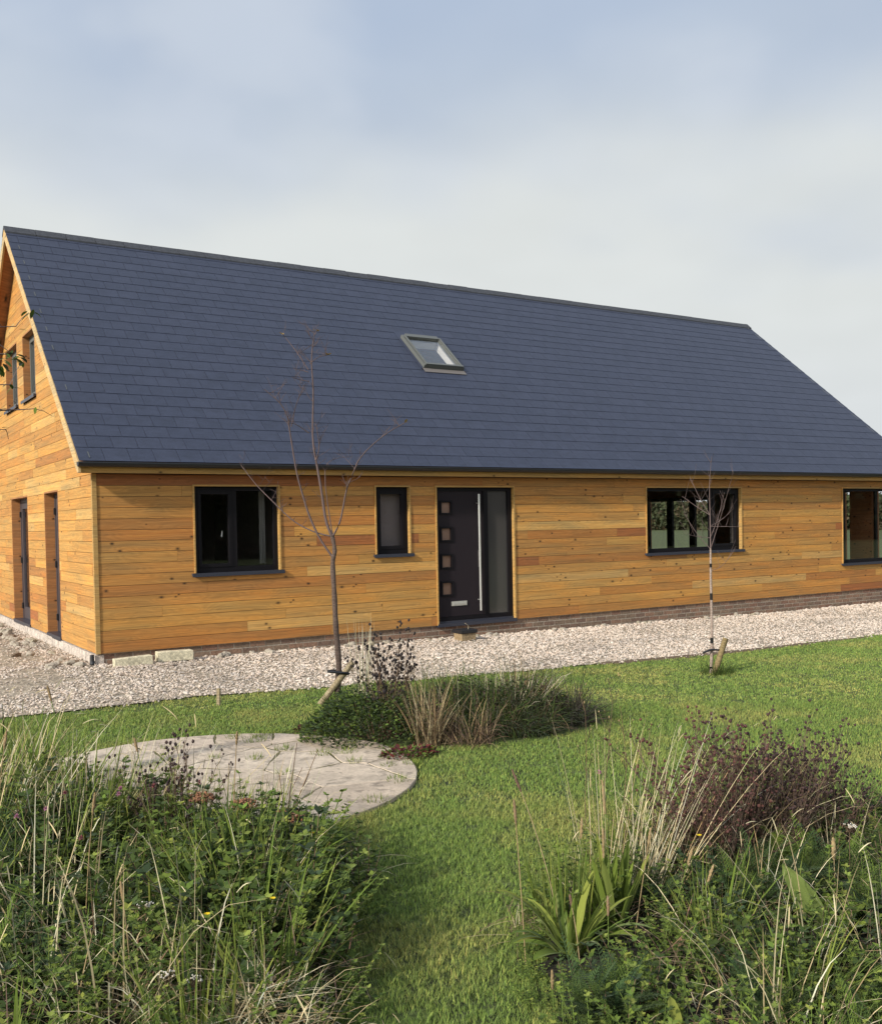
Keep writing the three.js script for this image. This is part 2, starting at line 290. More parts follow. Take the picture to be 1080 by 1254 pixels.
{ // cladding boards
  seed(77);
  const PITCH = 0.1413, GAP = 0.005, TH = 0.022;
  const sub = (r, o) => { // rectangle minus opening
    const out = []; const [x0, x1, y0, y1] = r, [a, b, c, d] = o;
    if (a >= x1 || b <= x0 || c >= y1 || d <= y0) return [r];
    if (a > x0) out.push([x0, a, y0, y1]); if (b < x1) out.push([b, x1, y0, y1]);
    const xa = Math.max(a, x0), xb = Math.min(b, x1); if (c > y0) out.push([xa, xb, y0, c]); if (d < y1) out.push([xa, xb, d, y1]); return out;
  };
  const row = (x0, x1, y0, y1, opens, parent, place, redBias, maxLen, minLen) => {
    let x = x0 - R(0, 1.4); const pair = rnd() < redBias;
    while (x < x1) {
      const len = R(minLen, maxLen), a = Math.max(x0, x), b = Math.min(x1, x + len); x += len;
      if (b - a < 0.03) continue;
      let rects = [[a, b - 0.003, y0, y1]]; for (const o of opens) rects = rects.flatMap((r) => sub(r, o));
      const red = rnd() < (pair ? redBias + 0.28 : redBias - 0.08), m = red ? pick(RED) : pick(YEL), ou = R(0, 9), ov = R(0, 3), dz = R(-0.0015, 0.0015);
      for (const r of rects) { if (r[1] - r[0] < 0.012 || r[3] - r[2] < 0.012) continue; place(r, m, ou, ov, dz, parent); }
    }
  };
  const fOpen = FO.map(([a, b, c, d]) => [a - 0.001, b + 0.001, c - 0.03, d + 0.001]);
  const front = tag(group('cladding', house), 'horizontal timber boards of the long wall');
  for (let k = 0; k < 16; k++) {
    const y0 = k * PITCH, y1 = y0 + PITCH - GAP;
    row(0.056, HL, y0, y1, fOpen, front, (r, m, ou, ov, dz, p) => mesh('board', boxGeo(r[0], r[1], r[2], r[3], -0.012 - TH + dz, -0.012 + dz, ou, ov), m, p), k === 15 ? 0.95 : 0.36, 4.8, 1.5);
  }
  const gable = tag(group('cladding', house), 'horizontal timber boards of the gable wall');
  const gOpen = GO.map(([a, b, c, d]) => [a - 0.001, b + 0.001, c - 0.03, d + 0.001]);
  for (let k = 0; k < 44; k++) {
    const y0 = k * PITCH, y1 = y0 + PITCH - GAP, lim = (y) => y < roofYat(-0.05) - 0.24 ? [ZB + 0.05, -0.05] : [2 * ZR - (ZE - (y + 0.2 - HE) * (ZE - ZR) / (HR - HE)), ZE - (y + 0.2 - HE) * (ZE - ZR) / (HR - HE)];
    const [a, b] = lim(y0), [, b1] = lim(y1); if (b - a < 0.1) break;
    row(Math.max(a, ZB + 0.05), Math.min(b, -0.052), y0, y1, gOpen, gable, (r, m, ou, ov, dz, p) => {
      const g = new MB().box(0, 0.022, r[2], r[3], r[0], r[1], 0, 0); // uv along z
      for (let q = 0; q < g.p.length / 3; q++) { g.u[q * 2] = g.p[q * 3 + 2] + ou; g.u[q * 2 + 1] = g.p[q * 3 + 1] + ov; if (g.p[q * 3 + 2] > b - 0.0011 && y1 > 2.3 && r[1] > b - 0.01) if (g.p[q * 3 + 1] > y0 + 0.05) g.p[q * 3 + 2] = b1; if (g.p[q * 3 + 2] < a + 0.0011 && y1 > 2.3 && g.p[q * 3 + 1] > y0 + 0.05) g.p[q * 3 + 2] = 2 * ZR - b1; }
      const mm = mesh('board', g.geo(), m, p); mm.position.x = 0.012 + dz;
    }, 0.14, 3.0, 0.7);
  }
  mesh('corner_post', boxGeo(0, 0.055, 0, 2.262, -0.05, 0, 3, 1), M.trim, house);
}
{ // eaves: timber fascia, soffit, gutter; barge boards
  mesh('fascia', boxGeo(VX0 + 0.035, VX1 - 0.035, 2.262, 2.362, 0.145, 0.168, 1, 2), M.trim, house);
  mesh('soffit', boxGeo(VX0 + 0.035, VX1 - 0.035, 2.268, 2.286, -0.045, 0.144), M.soffit, house);
  const gut = new MB(), n = 10; let pr = null;
  const prof = []; for (let k = 0; k <= n; k++) { const a = Math.PI + k / n * Math.PI; prof.push([0.232 - Math.cos(a) * -0.056, 2.392 + Math.sin(a) * 0.062]); } for (let k = n; k >= 0; k--) { const a = Math.PI + k / n * Math.PI; prof.push([0.232 + Math.cos(a) * 0.050, 2.392 + Math.sin(a) * 0.056]); }
  for (const x of [VX0 - 0.012, VX1 + 0.012]) { const rowv = prof.map(([z, y]) => gut.v(x, y, z, z, y)); if (pr) for (let k = 0; k < rowv.length; k++) gut.quad(pr[k], rowv[k], rowv[(k + 1) % rowv.length], pr[(k + 1) % rowv.length]); pr = rowv; }
  for (const x of [VX0 - 0.014, VX1 + 0.014]) { const c = gut.v(x, 2.385, 0.232); let p0 = null; for (let k = 0; k <= n; k++) { const v = gut.v(x, prof[k][1], prof[k][0]); if (p0 !== null) gut.tri(c, p0, v); p0 = v; } }
  mesh('gutter', gut.geo(), M.black, house);
  for (const x of [VX0, VX1 - 0.03]) for (const side of [1, -1]) {
    const P = [roofP(-0.04, -0.006), roofP(SL - 0.0, -0.006), roofP(SL - 0.10, -0.145), roofP(0.02, -0.145)].map(([y, z]) => [y, side > 0 ? z : 2 * ZR - z]);
    P[1] = [HR - 0.008, ZR]; P[2] = [HR - 0.19, ZR];
    if (side > 0) { P[0][1] = 0.205; P[3] = [2.262, 0.205]; P.splice(3, 0, [2.262, 0.155 - 0.02], ); P[2] = [HR - 0.19, ZR]; }
    const s = new THREE.Shape(P.map(([y, z]) => new THREE.Vector2(z, y))); const g = new THREE.ExtrudeGeometry(s, { depth: 0.03, bevelEnabled: false }); g.rotateY(-Math.PI / 2); g.translate(x + 0.03, 0, 0);
    mesh('barge_board', g, x < 0 ? M.trimPale : M.trim, house);
  }
  for (const side of [1, -1]) { // roof deck with timber soffit under the overhangs, open under the roof window
    const dk = new THREE.Group(); dk.name = 'roof_deck'; house.add(dk); dk.position.set(0, HE, side > 0 ? ZE : 2 * ZR - ZE); dk.rotation.x = side * -(Math.PI / 2 - Math.atan2(SY, -SZ));
    const z0 = side > 0 ? -0.10 : 0.03, z1 = side > 0 ? -0.03 : 0.10, A = VX0 + 0.031, B = VX1 - 0.031, m = new MB();
    if (side > 0) m.box(A, 6.075, 0, SL - 0.05, z0, z1).box(6.875, B, 0, SL - 0.05, z0, z1).box(6.076, 6.874, 0, 2.86, z0, z1).box(6.076, 6.874, 3.86, SL - 0.05, z0, z1); else m.box(A, B, 0, SL - 0.05, -0.10, -0.03);
    if (side < 0) { dk.rotation.x = 0; dk.position.set(0, 0, 0); const g = new MB(); const q = (s, o) => { const [y, z] = roofP(s, o); return [y, 2 * ZR - z]; }; const P = [q(0, -0.1), q(0, -0.03), q(SL - 0.05, -0.03), q(SL - 0.05, -0.1)]; const a = P.map(([y, z]) => [A, y, z]), c = P.map(([y, z]) => [B, y, z]); for (let e = 0; e < 4; e++) { const f = (e + 1) % 4; g.face([a[e], c[e], c[f], a[f]], [[A, 0], [B, 0], [B, 1], [A, 1]]); } g.face(a, [[0, 0], [0, 1], [1, 1], [1, 0]]); g.face(c, [[0, 0], [0, 1], [1, 1], [1, 0]]); mesh('deck', g.geo(), M.soffit, dk); } else mesh('deck', m.geo(), M.soffit, dk);
  }
}
{ // slates: near courses singly, the rest joined
  seed(5);
  const roof = group('roof', house), C = 25, EXP = SL / C, W = 0.3145, all = [], TH = 0.005;
  const SKY = [6.032, 6.944, 2.70, 3.96];
  const one = (x0, x1, s0, s1, yaw, lift) => {
    const b = new MB(), A = [], tail = 0.0075 + lift;
    for (const [x, s] of [[x0, s0], [x1, s0], [x1, s1], [x0, s1]]) { const xm = (x0 + x1) / 2, ss = s + (x - xm) * yaw; const [y, z] = roofP(ss, s === s0 ? tail : 0.003); const [y2, z2] = roofP(ss, s === s0 ? tail - TH : 0.003 - TH); A.push([[x, y, z], [x, y2, z2]]); }
    const t = A.map(([p], k) => b.v(...p, p[0], (k < 2 ? s0 : s1)));
    b.quad(t[0], t[1], t[2], t[3]);
    for (const [p, q] of [[3, 0], [0, 1], [1, 2]]) b.face([A[p][1], A[q][1], A[q][0], A[p][0]], [[0, 0], [0.3, 0], [0.3, 0.01], [0, 0.01]]);
    return b.geo();
  };
  for (let c = 0; c < C; c++) {
    const s0 = c * EXP - (c === 0 ? 0.03 : 0), s1 = Math.min(SL - 0.002, (c + 1) * EXP + 0.02); let x = VX0 + (c % 2 ? -W / 2 : 0);
    for (; x < VX1 - 0.002; x += W) {
      let a = Math.max(VX0, x + 0.0022), b = Math.min(VX1, x + W - 0.0022); if (b - a < 0.03) continue;
      const ov = (p) => p[0] < SKY[1] && p[1] > SKY[0] && s0 < SKY[3] - 0.02 && s1 > SKY[2] + 0.15;
      let parts = [[a, b]]; if (ov([a, b])) { parts = []; if (a < SKY[0] - 0.02) parts.push([a, SKY[0]]); if (b > SKY[1] + 0.02) parts.push([SKY[1], b]); }
      for (const [p, q] of parts) all.push({ a: p, b: q, s0, s1, yaw: R(-0.006, 0.006), lift: R(0, 0.0014), ox: R(0, 7), m: Math.floor(rnd() * 4) });
    }
  }
  const eye = camera.position; for (const t of all) { const [y, z] = roofP(t.s0); t.d = Math.hypot((t.a + t.b) / 2 - eye.x, y - eye.y, z - eye.z) - (t.b - t.a) * 2; }
  all.sort((p, q) => p.d - q.d); const rest = [[], [], [], []];
  all.forEach((t, k) => { const g = one(t.a, t.b, t.s0, t.s1, t.yaw, t.lift); const u = g.attributes.uv; for (let q = 0; q < u.count; q++) u.setX(q, u.getX(q) + t.ox); if (k < 300) mesh('slate', g, M.slate[t.m], roof); else rest[t.m].push(g); });
  rest.forEach((l, k) => { const m = mesh('slates', mergeGeometries(l), M.slate[k], roof); m.userData.kind = 'stuff'; });
  const [, zt] = roofP(SL); // rear slope as one sheet of slates
  const back = new MB(); const bk = (x, s) => { const [y, z] = roofP(s, 0.004); return [x, y, 2 * ZR - z]; };
  back.face([bk(VX1, 0), bk(VX0, 0), bk(VX0, SL), bk(VX1, SL)], [[VX1, 0], [VX0, 0], [VX0, SL], [VX1, SL]]); mesh('rear_slope', back.geo(), M.slate[0], roof);
  for (let k = 0, x = VX0 - 0.01; x < VX1; k++, x += 0.475) { // ridge tiles
    const a = x + 0.004, b = Math.min(VX1 + 0.01, x + 0.471), l = 0.15, dy = SY / -SZ, up = 0.035 + R(-0.004, 0.004), q = new MB();
    const P = [[ZR + l, HR + up - l * dy], [ZR + 0.02, HR + up - 0.008], [ZR - 0.02, HR + up - 0.008], [ZR - l, HR + up - l * dy], [ZR - l, HR + up - l * dy - 0.03], [ZR, HR + up - 0.05], [ZR + l, HR + up - l * dy - 0.03]];
    const A = P.map(([z, y]) => [a, y, z]), B = P.map(([z, y]) => [b, y, z]);
    for (let e = 0; e < P.length; e++) { const f = (e + 1) % P.length; q.face([A[e], B[e], B[f], A[f]], [[a, 0], [b, 0], [b, 0.2], [a, 0.2]]); }
    for (const E of [A, B]) for (const [i0, i1, i2, i3] of [[0, 1, 5, 6], [1, 2, 5, 5], [2, 3, 4, 5]]) q.face([E[i0], E[i1], E[i2], E[i3]], [[0, 0], [0.1, 0], [0.1, 0.1], [0, 0.1]]);
    mesh('ridge_tile', q.geo(), M.ridge, roof);
  }
  for (const [x, c] of [[VX0 + 0.02, 1], [VX1 - 0.02, -1]]) for (let k = 0; k < C; k += 2) { // pale metal verge clips
    const b = new MB(), e = c * 0.11, s0 = (k + 0.1) * EXP, s1 = s0 + (c > 0 ? 0.13 : 0.25); const q = (xx, s, o) => { const [y, z] = roofP(s, o); return [xx, y, z]; };
    b.face([q(x + e, s0, 0.0155), q(x + e + 0.012, s0, 0.0155), q(x + e + 0.012, s1, 0.0105), q(x + e, s1, 0.0105)], [[0, 0], [1, 0], [1, 1], [0, 1]]); b.face([q(x + e, s0, 0.0125), q(x + e + 0.012, s0, 0.0125), q(x + e + 0.012, s0, 0.0155), q(x + e, s0, 0.0155)], [[0, 0], [1, 0], [1, 1], [0, 1]]);
    if (c < 0 || rnd() < 0.4) mesh('verge_clip', b.geo(), c > 0 ? M.capGrey : M.lead, roof);
  }
}
{ // skylight
  const sk = tag(group('skylight', house), 'grey framed roof window in the slate slope'); sk.position.set(0, HE, ZE); sk.rotation.x = -(Math.PI / 2 - Math.atan2(SY, -SZ));
  const x0 = 6.075, x1 = 6.90, a = 2.85, b = 3.87; // local: x, y up the slope, z outward
  const f = new MB(); f.box(x0, x0 + 0.075, a, b, 0, 0.075).box(x1 - 0.075, x1, a, b, 0, 0.075).box(x0 + 0.076, x1 - 0.076, b - 0.075, b + 0.02, 0, 0.095).box(x0 + 0.076, x1 - 0.076, a - 0.005, a + 0.07, 0, 0.075);
  mesh('frame', f.geo(), M.capGrey, sk);
  mesh('sash', new MB().box(x0 + 0.02, x1 - 0.02, a + 0.0, a + 0.045, 0.0765, 0.1).box(x0 + 0.03, x0 + 0.062, a + 0.05, b - 0.04, 0.086, 0.098).box(x1 - 0.062, x1 - 0.03, a + 0.05, b - 0.04, 0.086, 0.098).geo(), M.capGrey, sk);
  mesh('pane', boxGeo(x0 + 0.076, x1 - 0.076, a + 0.071, b - 0.076, 0.055, 0.061), new THREE.MeshPhysicalMaterial({ color: 0xffffff, transmission: 1, thickness: 0, roughness: 0, ior: 1.75 }), sk);
  mesh('apron', new MB().box(x0 - 0.02, x1 + 0.01, a - 0.13, a - 0.006, 0.011, 0.018).geo(), mat(0.15, 0.135, 0.13, 0.6), sk);
  mesh('flashing', new MB().box(x0 - 0.05, x0 - 0.001, a - 0.005, b + 0.2, 0.009, 0.014).box(x0 - 0.05, x1 + 0.05, b + 0.021, b + 0.2, 0.003, 0.0085).box(x1 + 0.001, x1 + 0.05, a - 0.005, b + 0.2, 0.009, 0.014).geo(), M.flash, sk);
  mesh('lining', new MB().box(x0 + 0.03, x0 + 0.05, a + 0.03, b - 0.04, -0.14, -0.001).box(x1 - 0.05, x1 - 0.03, a + 0.03, b - 0.04, -0.14, -0.001).box(x0 + 0.051, x1 - 0.051, a + 0.03, a + 0.05, -0.14, -0.001).box(x0 + 0.051, x1 - 0.051, b - 0.06, b - 0.04, -0.14, -0.001).geo(), M.plaster, sk);
}
// windows: local x along the wall, y up, z outward; origin at the wall face, opening from (0, 0) to (w, h)
function makeWindow(w, h, lights, opt = {}) {
  const g = group('window', house), d = opt.depth || 0.075, fm = opt.frame || M.frame, F = 0.058;
  const rv = new MB(); const t = 0.022, z0 = -d - 0.05, z1 = opt.proud ?? 0.004; // timber lining
  rv.box(-0.0, t, opt.sill === false ? 0 : 0.02, h - t - 0.001, z0, z1, 1, 0).box(w - t, w, opt.sill === false ? 0 : 0.02, h - t - 0.001, z0, z1, 5, 0).box(0, w, h - t, h, z0, z1, 2, 1);
  mesh('reveal', rv.geo(), opt.revealMat || M.trim, g);
  if (opt.sill !== false) mesh('sill', new MB().box(-0.035, w + 0.035, -0.012, 0.018, -d - 0.04, 0.034).box(-0.035, w + 0.035, -0.03, -0.0125, 0.024, 0.034).geo(), M.sill, g);
  const zf0 = -d - 0.045, zf1 = -d + 0.012, x0 = t + 0.001, x1 = w - t - 0.001, y0 = 0.022, y1 = h - t - 0.001, fr = new MB();
  fr.box(x0, x0 + F, y0, y1, zf0, zf1).box(x1 - F, x1, y0, y1, zf0, zf1).box(x0 + F + 0.0005, x1 - F - 0.0005, y1 - F, y1, zf0, zf1).box(x0 + F + 0.0005, x1 - F - 0.0005, y0, y0 + F + 0.01, zf0, zf1);
  for (const m of opt.mullions || []) fr.box(m - 0.035, m + 0.035, y0 + F + 0.011, y1 - F - 0.001, zf0, zf1);
  mesh('frame', fr.geo(), fm, g);
  for (const [a, b, casement] of lights) {
    let [p, q, r, s] = [a, b, y0 + F + 0.011, y1 - F - 0.001];
    if (casement) { const K = 0.045, c = new MB(), zz = zf1 + 0.008, zk = zf0 + 0.01; c.box(p, p + K, r, s, zk, zz).box(q - K, q, r, s, zk, zz).box(p + K + 0.0005, q - K - 0.0005, s - K, s, zk, zz).box(p + K + 0.0005, q - K - 0.0005, r, r + K, zk, zz); mesh('casement', c.geo(), fm, g); p += K; q -= K; r += K; s -= K; }
    mesh('pane', boxGeo(p + 0.001, q - 0.001, r + 0.001, s - 0.001, -d - 0.02, -d - 0.014), opt.glass || M.glass, g);
    if (casement === 'handle') mesh('handle', new MB().tube([V(q - 0.07, r + (s - r) * 0.38, -d - 0.075), V(q - 0.06, r + (s - r) * 0.47, -d - 0.08)], 0.009, 0.007, 6).geo(), M.whitePaint, g);
  }
  return g;
}
{
  const place = (o, g) => { g.position.set(o[0], o[2], 0); return g; };
  let o = FO[0], w = o[1] - o[0], h = o[3] - o[2], m = 0.585;
  let g = place(o, makeWindow(w, h, [[0.08, m - 0.036, 'handle'], [m + 0.036, w - 0.082, false]], { mullions: [m] })); tag(g, 'square dark two-light window');
  mesh('curtain', (() => { const b = new MB(); let p = null; for (let k = 0; k <= 14; k++) { const x = w - 0.155 + k * 0.006, z = -0.40 + 0.02 * Math.sin(k * 1.6); const r = [b.v(x, 0.1, z), b.v(x, h - 0.05, z)]; if (p) b.quad(p[0], r[0], r[1], p[1]); p = r; } return b.geo(); })(), mat(0.30, 0.29, 0.27, 0.95), g);
  o = FO[1]; w = o[1] - o[0]; h = o[3] - o[2]; g = place(o, makeWindow(w, h, [[0.075, w - 0.082, true]], {})); tag(g, 'narrow dark window beside the front door');
  mesh('blind', boxGeo(0.05, w - 0.05, 0.04, h - 0.04, -0.20, -0.195), M.blind, g);
  o = FO[3]; w = o[1] - o[0]; h = o[3] - o[2]; g = place(o, makeWindow(w, h, [[0.08, 1.655, false], [1.735, w - 0.082, true]], { mullions: [1.695] })); tag(g, 'wide window with a garden view through the house');
  o = FO[4]; w = o[1] - o[0]; h = o[3] - o[2]; g = place(o, makeWindow(w, h, [[0.08, w - 0.082, false]], {})); tag(g, 'tall wide picture window');
  for (const q of [GO[2], GO[3]]) { w = q[1] - q[0]; h = q[3] - q[2]; g = makeWindow(w, h, [[0.08, w / 2 - 0.036, true], [w / 2 + 0.036, w - 0.082, true]], { mullions: [w / 2], depth: 0.13, revealMat: M.reveal, frame: M.capGrey, proud: -0.011 }); g.position.set(0, q[2], q[0]); g.rotation.y = -Math.PI / 2; tag(g, 'upper gable window with reveals coloured in reddish shade'); }
  // glazing of the far gable, seen through the wide window
  for (const [z0, z1, y0, y1] of RO) {
    const wide = z1 - z0 > 1, fr = new MB(), F = wide ? 0.09 : 0.04; const gg = group('window', house); gg.position.set(HL, y0, z1); gg.rotation.y = Math.PI / 2; const W = z1 - z0, H = y1 - y0;
    const cuts = wide ? [0, 0.83, 1.66, W] : [0, W];
    fr.box(0, F, 0, H, -0.2, -0.12).box(W - F, W, 0, H, -0.2, -0.12).box(F, W - F, 0, wide ? 0.16 : F, -0.2, -0.12).box(F, W - F, H - F, H, -0.2, -0.12); for (let k = 1; k < cuts.length - 1; k++) fr.box(cuts[k] - 0.1, cuts[k] + 0.1, 0.16, H - F, -0.2, -0.12);
    mesh('frame', fr.geo(), M.frame, gg); mesh('pane', boxGeo(0.01, W - 0.01, 0.01, H - 0.01, -0.165, -0.159), M.glass, gg);
  }
}
{ // front door with side light
  const D = group('door', house), o = FO[2], W = o[1] - o[0], H = o[3]; D.position.set(o[0], 0, 0); tag(D, 'black front door with long steel handle and side light');
  const t = 0.024, zf0 = -0.13, zf1 = -0.055;
  mesh('reveal', new MB().box(0, t, 0, H - t - 0.001, -0.16, 0.005, 2).box(W - t, W, 0, H - t - 0.001, -0.16, 0.005, 7).box(0, W, H - t, H, -0.16, 0.005, 4).geo(), M.trim, D);
  const x0 = t + 0.001, x1 = W - t - 0.001, y1 = H - t - 0.001, mx = 0.955;
  mesh('frame', new MB().box(x0, x0 + 0.055, 0.05, y1, zf0, zf1).box(x1 - 0.075, x1, 0.05, y1, zf0, zf1).box(x0 + 0.056, x1 - 0.076, y1 - 0.055, y1, zf0, zf1).box(mx - 0.04, mx + 0.045, 0.112, y1 - 0.056, zf0, zf1).box(x0 + 0.056, x1 - 0.076, 0.05, 0.11, zf0, zf1).geo(), M.frame, D);
  mesh('threshold', new MB().box(0.001, W - 0.001, -0.03, 0.02, -0.16, 0.02).box(0.02, W - 0.02, 0.0205, 0.049, -0.16, -0.04).geo(), M.sill, D);
  const lx0 = x0 + 0.058, lx1 = mx - 0.043, ly0 = 0.114, ly1 = y1 - 0.058;
  // leaf with four square openings
  const wx0 = 0.145, wx1 = 0.315, rows = [[1.715, 1.875], [1.295, 1.475], [0.875, 1.055], [0.455, 0.635]];
  const g = wallGeo([[lx0, ly0], [lx1, ly0], [lx1, ly1], [lx0, ly1]], rows.map(([a, b]) => [wx0, wx1, a, b]), 0.05); g.translate(0, 0, -0.125); mesh('panel', g, M.door, D);
  for (const [a, b] of rows) {
    mesh('moulding', new MB().box(wx0 - 0.028, wx0, a - 0.028, b + 0.028, -0.0748, -0.058).box(wx1, wx1 + 0.028, a - 0.028, b + 0.028, -0.0748, -0.058).box(wx0 + 0.0005, wx1 - 0.0005, b, b + 0.028, -0.0748, -0.058).box(wx0 + 0.0005, wx1 - 0.0005, a - 0.028, a, -0.0748, -0.058).geo(), M.frame, D);
    mesh('pane', boxGeo(wx0 + 0.001, wx1 - 0.001, a + 0.001, b - 0.001, -0.105, -0.099), new THREE.MeshPhysicalMaterial({ color: lin(0.36, 0.22, 0.16), roughness: 0.25, transmission: 0.25, thickness: 0 }), D);
  }
  const hx = 0.80, hz = 0.0; mesh('handle', new MB().tube([V(hx, 0.18, hz), V(hx, 2.0, hz)], 0.018, 0.018, 10).tube([V(hx, 0.35, hz), V(hx, 0.35, -0.074)], 0.009, 0.009, 8).tube([V(hx, 1.86, hz), V(hx, 1.86, -0.074)], 0.009, 0.009, 8).geo(), M.steel, D);
  mesh('lock', new MB().box(hx + 0.022, hx + 0.05, 0.86, 1.12, -0.074, -0.06).geo(), M.steel, D);
  mesh('letter_plate', new MB().box(0.30, 0.585, 0.275, 0.345, -0.0748, -0.062).box(0.325, 0.56, 0.292, 0.322, -0.0615, -0.053).geo(), M.steel, D);
  mesh('side_light', boxGeo(mx + 0.046, x1 - 0.077, 0.112, y1 - 0.057, -0.10, -0.094), new THREE.MeshPhysicalMaterial({ color: lin(0.17, 0.16, 0.155), roughness: 0.12, transmission: 0.6, thickness: 0, ior: 1.6 }), D);
}
{ // gable doors
  const mk = (q, kind) => {
    const D = group('door', house), W = q[1] - q[0], H = q[3]; D.position.set(0, 0, q[0]); D.rotation.y = -Math.PI / 2; const zd = -0.17, t = 0.022;
    mesh('reveal', new MB().box(0, t, 0, H - t - 0.001, zd - 0.06, -0.011, 2).box(W - t, W, 0, H - t - 0.001, zd - 0.06, -0.011, 7).box(0, W, H - t, H, zd - 0.06, -0.011, 4).geo(), M.reveal, D);
    mesh('threshold', boxGeo(0.001, W - 0.001, -0.03, 0.03, zd - 0.06, 0.005), M.sill, D);
    const x0 = t, x1 = W - t, y1 = H - t; const F = 0.06;
    mesh('frame', new MB().box(x0 + 0.001, x0 + F, 0.031, y1 - 0.001, zd - 0.05, zd + 0.02).box(x1 - F, x1 - 0.001, 0.031, y1 - 0.001, zd - 0.05, zd + 0.02).box(x0 + F, x1 - F, y1 - F, y1 - 0.001, zd - 0.05, zd + 0.02).geo(), M.brownFrame, D);
    const K = 0.11, a = x0 + F + 0.002, b = x1 - F - 0.002, r = 0.035, s = y1 - F - 0.002, leaf = new MB();
    leaf.box(a, a + K, r, s, zd - 0.035, zd + 0.012).box(b - K, b, r, s, zd - 0.035, zd + 0.012).box(a + K, b - K, s - K, s, zd - 0.035, zd + 0.012).box(a + K, b - K, r, r + 0.2, zd - 0.035, zd + 0.012); if (kind === 2) leaf.box(a + K, b - K, 0.92, 1.02, zd - 0.035, zd + 0.012).box(a + K, b - K, r + 0.2, 0.92, zd - 0.03, zd - 0.01);
    mesh('panel', leaf.geo(), M.brownFrame, D);
    mesh('pane', boxGeo(a + K + 0.001, b - K - 0.001, kind === 2 ? 1.021 : r + 0.201, s - K - 0.001, zd - 0.018, zd - 0.012), M.glassDim, D);
    const hx = kind === 2 ? b - 0.06 : b - 0.06; mesh('handle', new MB().tube([V(hx, 1.02, zd + 0.012), V(hx, 1.02, zd + 0.065), V(hx - 0.13, 1.02, zd + 0.07)], 0.011, 0.01, 8).box(hx - 0.02, hx + 0.02, 0.88, 1.1, zd + 0.0125, zd + 0.02).geo(), M.steel, D);
    for (const y of [0.25, 1.05, 1.85]) mesh('hinge', boxGeo(x0 + F - 0.03, x0 + F + 0.02, y - 0.05, y + 0.05, zd + 0.0205, zd + 0.04), M.black, D);
    mesh('backing', boxGeo(a, b, r, s, zd - 0.13, zd - 0.12), M.lining, D);
    return D;
  };
  tag(mk(GO[0], 1), 'fully glazed brown door in the gable wall'); tag(mk(GO[1], 2), 'half glazed brown door near the corner post');
}
{ // plinth
  seed(31);
  const pl = tag(group('plinth', house), 'low brick plinth under the boards of the long wall');
  mesh('mortar', boxGeo(0.03, HL - 0.02, -0.5, -0.004, -0.16, -0.0405), M.mortar, pl);
  for (let c = 0; c < 5; c++) { const y1 = -0.014 - c * 0.075, y0 = y1 - 0.061; for (let x = 0.02 + (c % 2 ? -0.11 : 0); x < HL - 0.02; x += 0.225) { const a = Math.max(0.02, x), b = Math.min(HL - 0.015, x + 0.211); if (b - a < 0.05 || y1 < gravelY(a, 0) - 0.01) continue; mesh('brick', boxGeo(a, b, y0, y1, -0.1, -0.037 + R(-0.0015, 0.002), R(0, 3), R(0, 3)), pick(M.brick), pl); } }
  const gp = tag(group('plinth', house), 'pale rendered plinth under the gable boards');
  for (let k = 0, z = -0.03; z > ZB; k++, z -= 0.445) mesh('block', boxGeo(-0.004 + R(-0.002, 0.002), 0.10, -0.5, -0.016, Math.max(ZB, z - 0.441), z, R(0, 3), R(0, 3)), M.render, gp);
  mesh('drain_pipe', new MB().tube([V(-0.045, -0.005, -0.03), V(-0.045, -0.25, -0.03)], 0.026, 0.026, 12).tube([V(-0.045, -0.08, -0.03), V(-0.045, -0.115, -0.03)], 0.032, 0.032, 12).geo(), M.black, house);
}

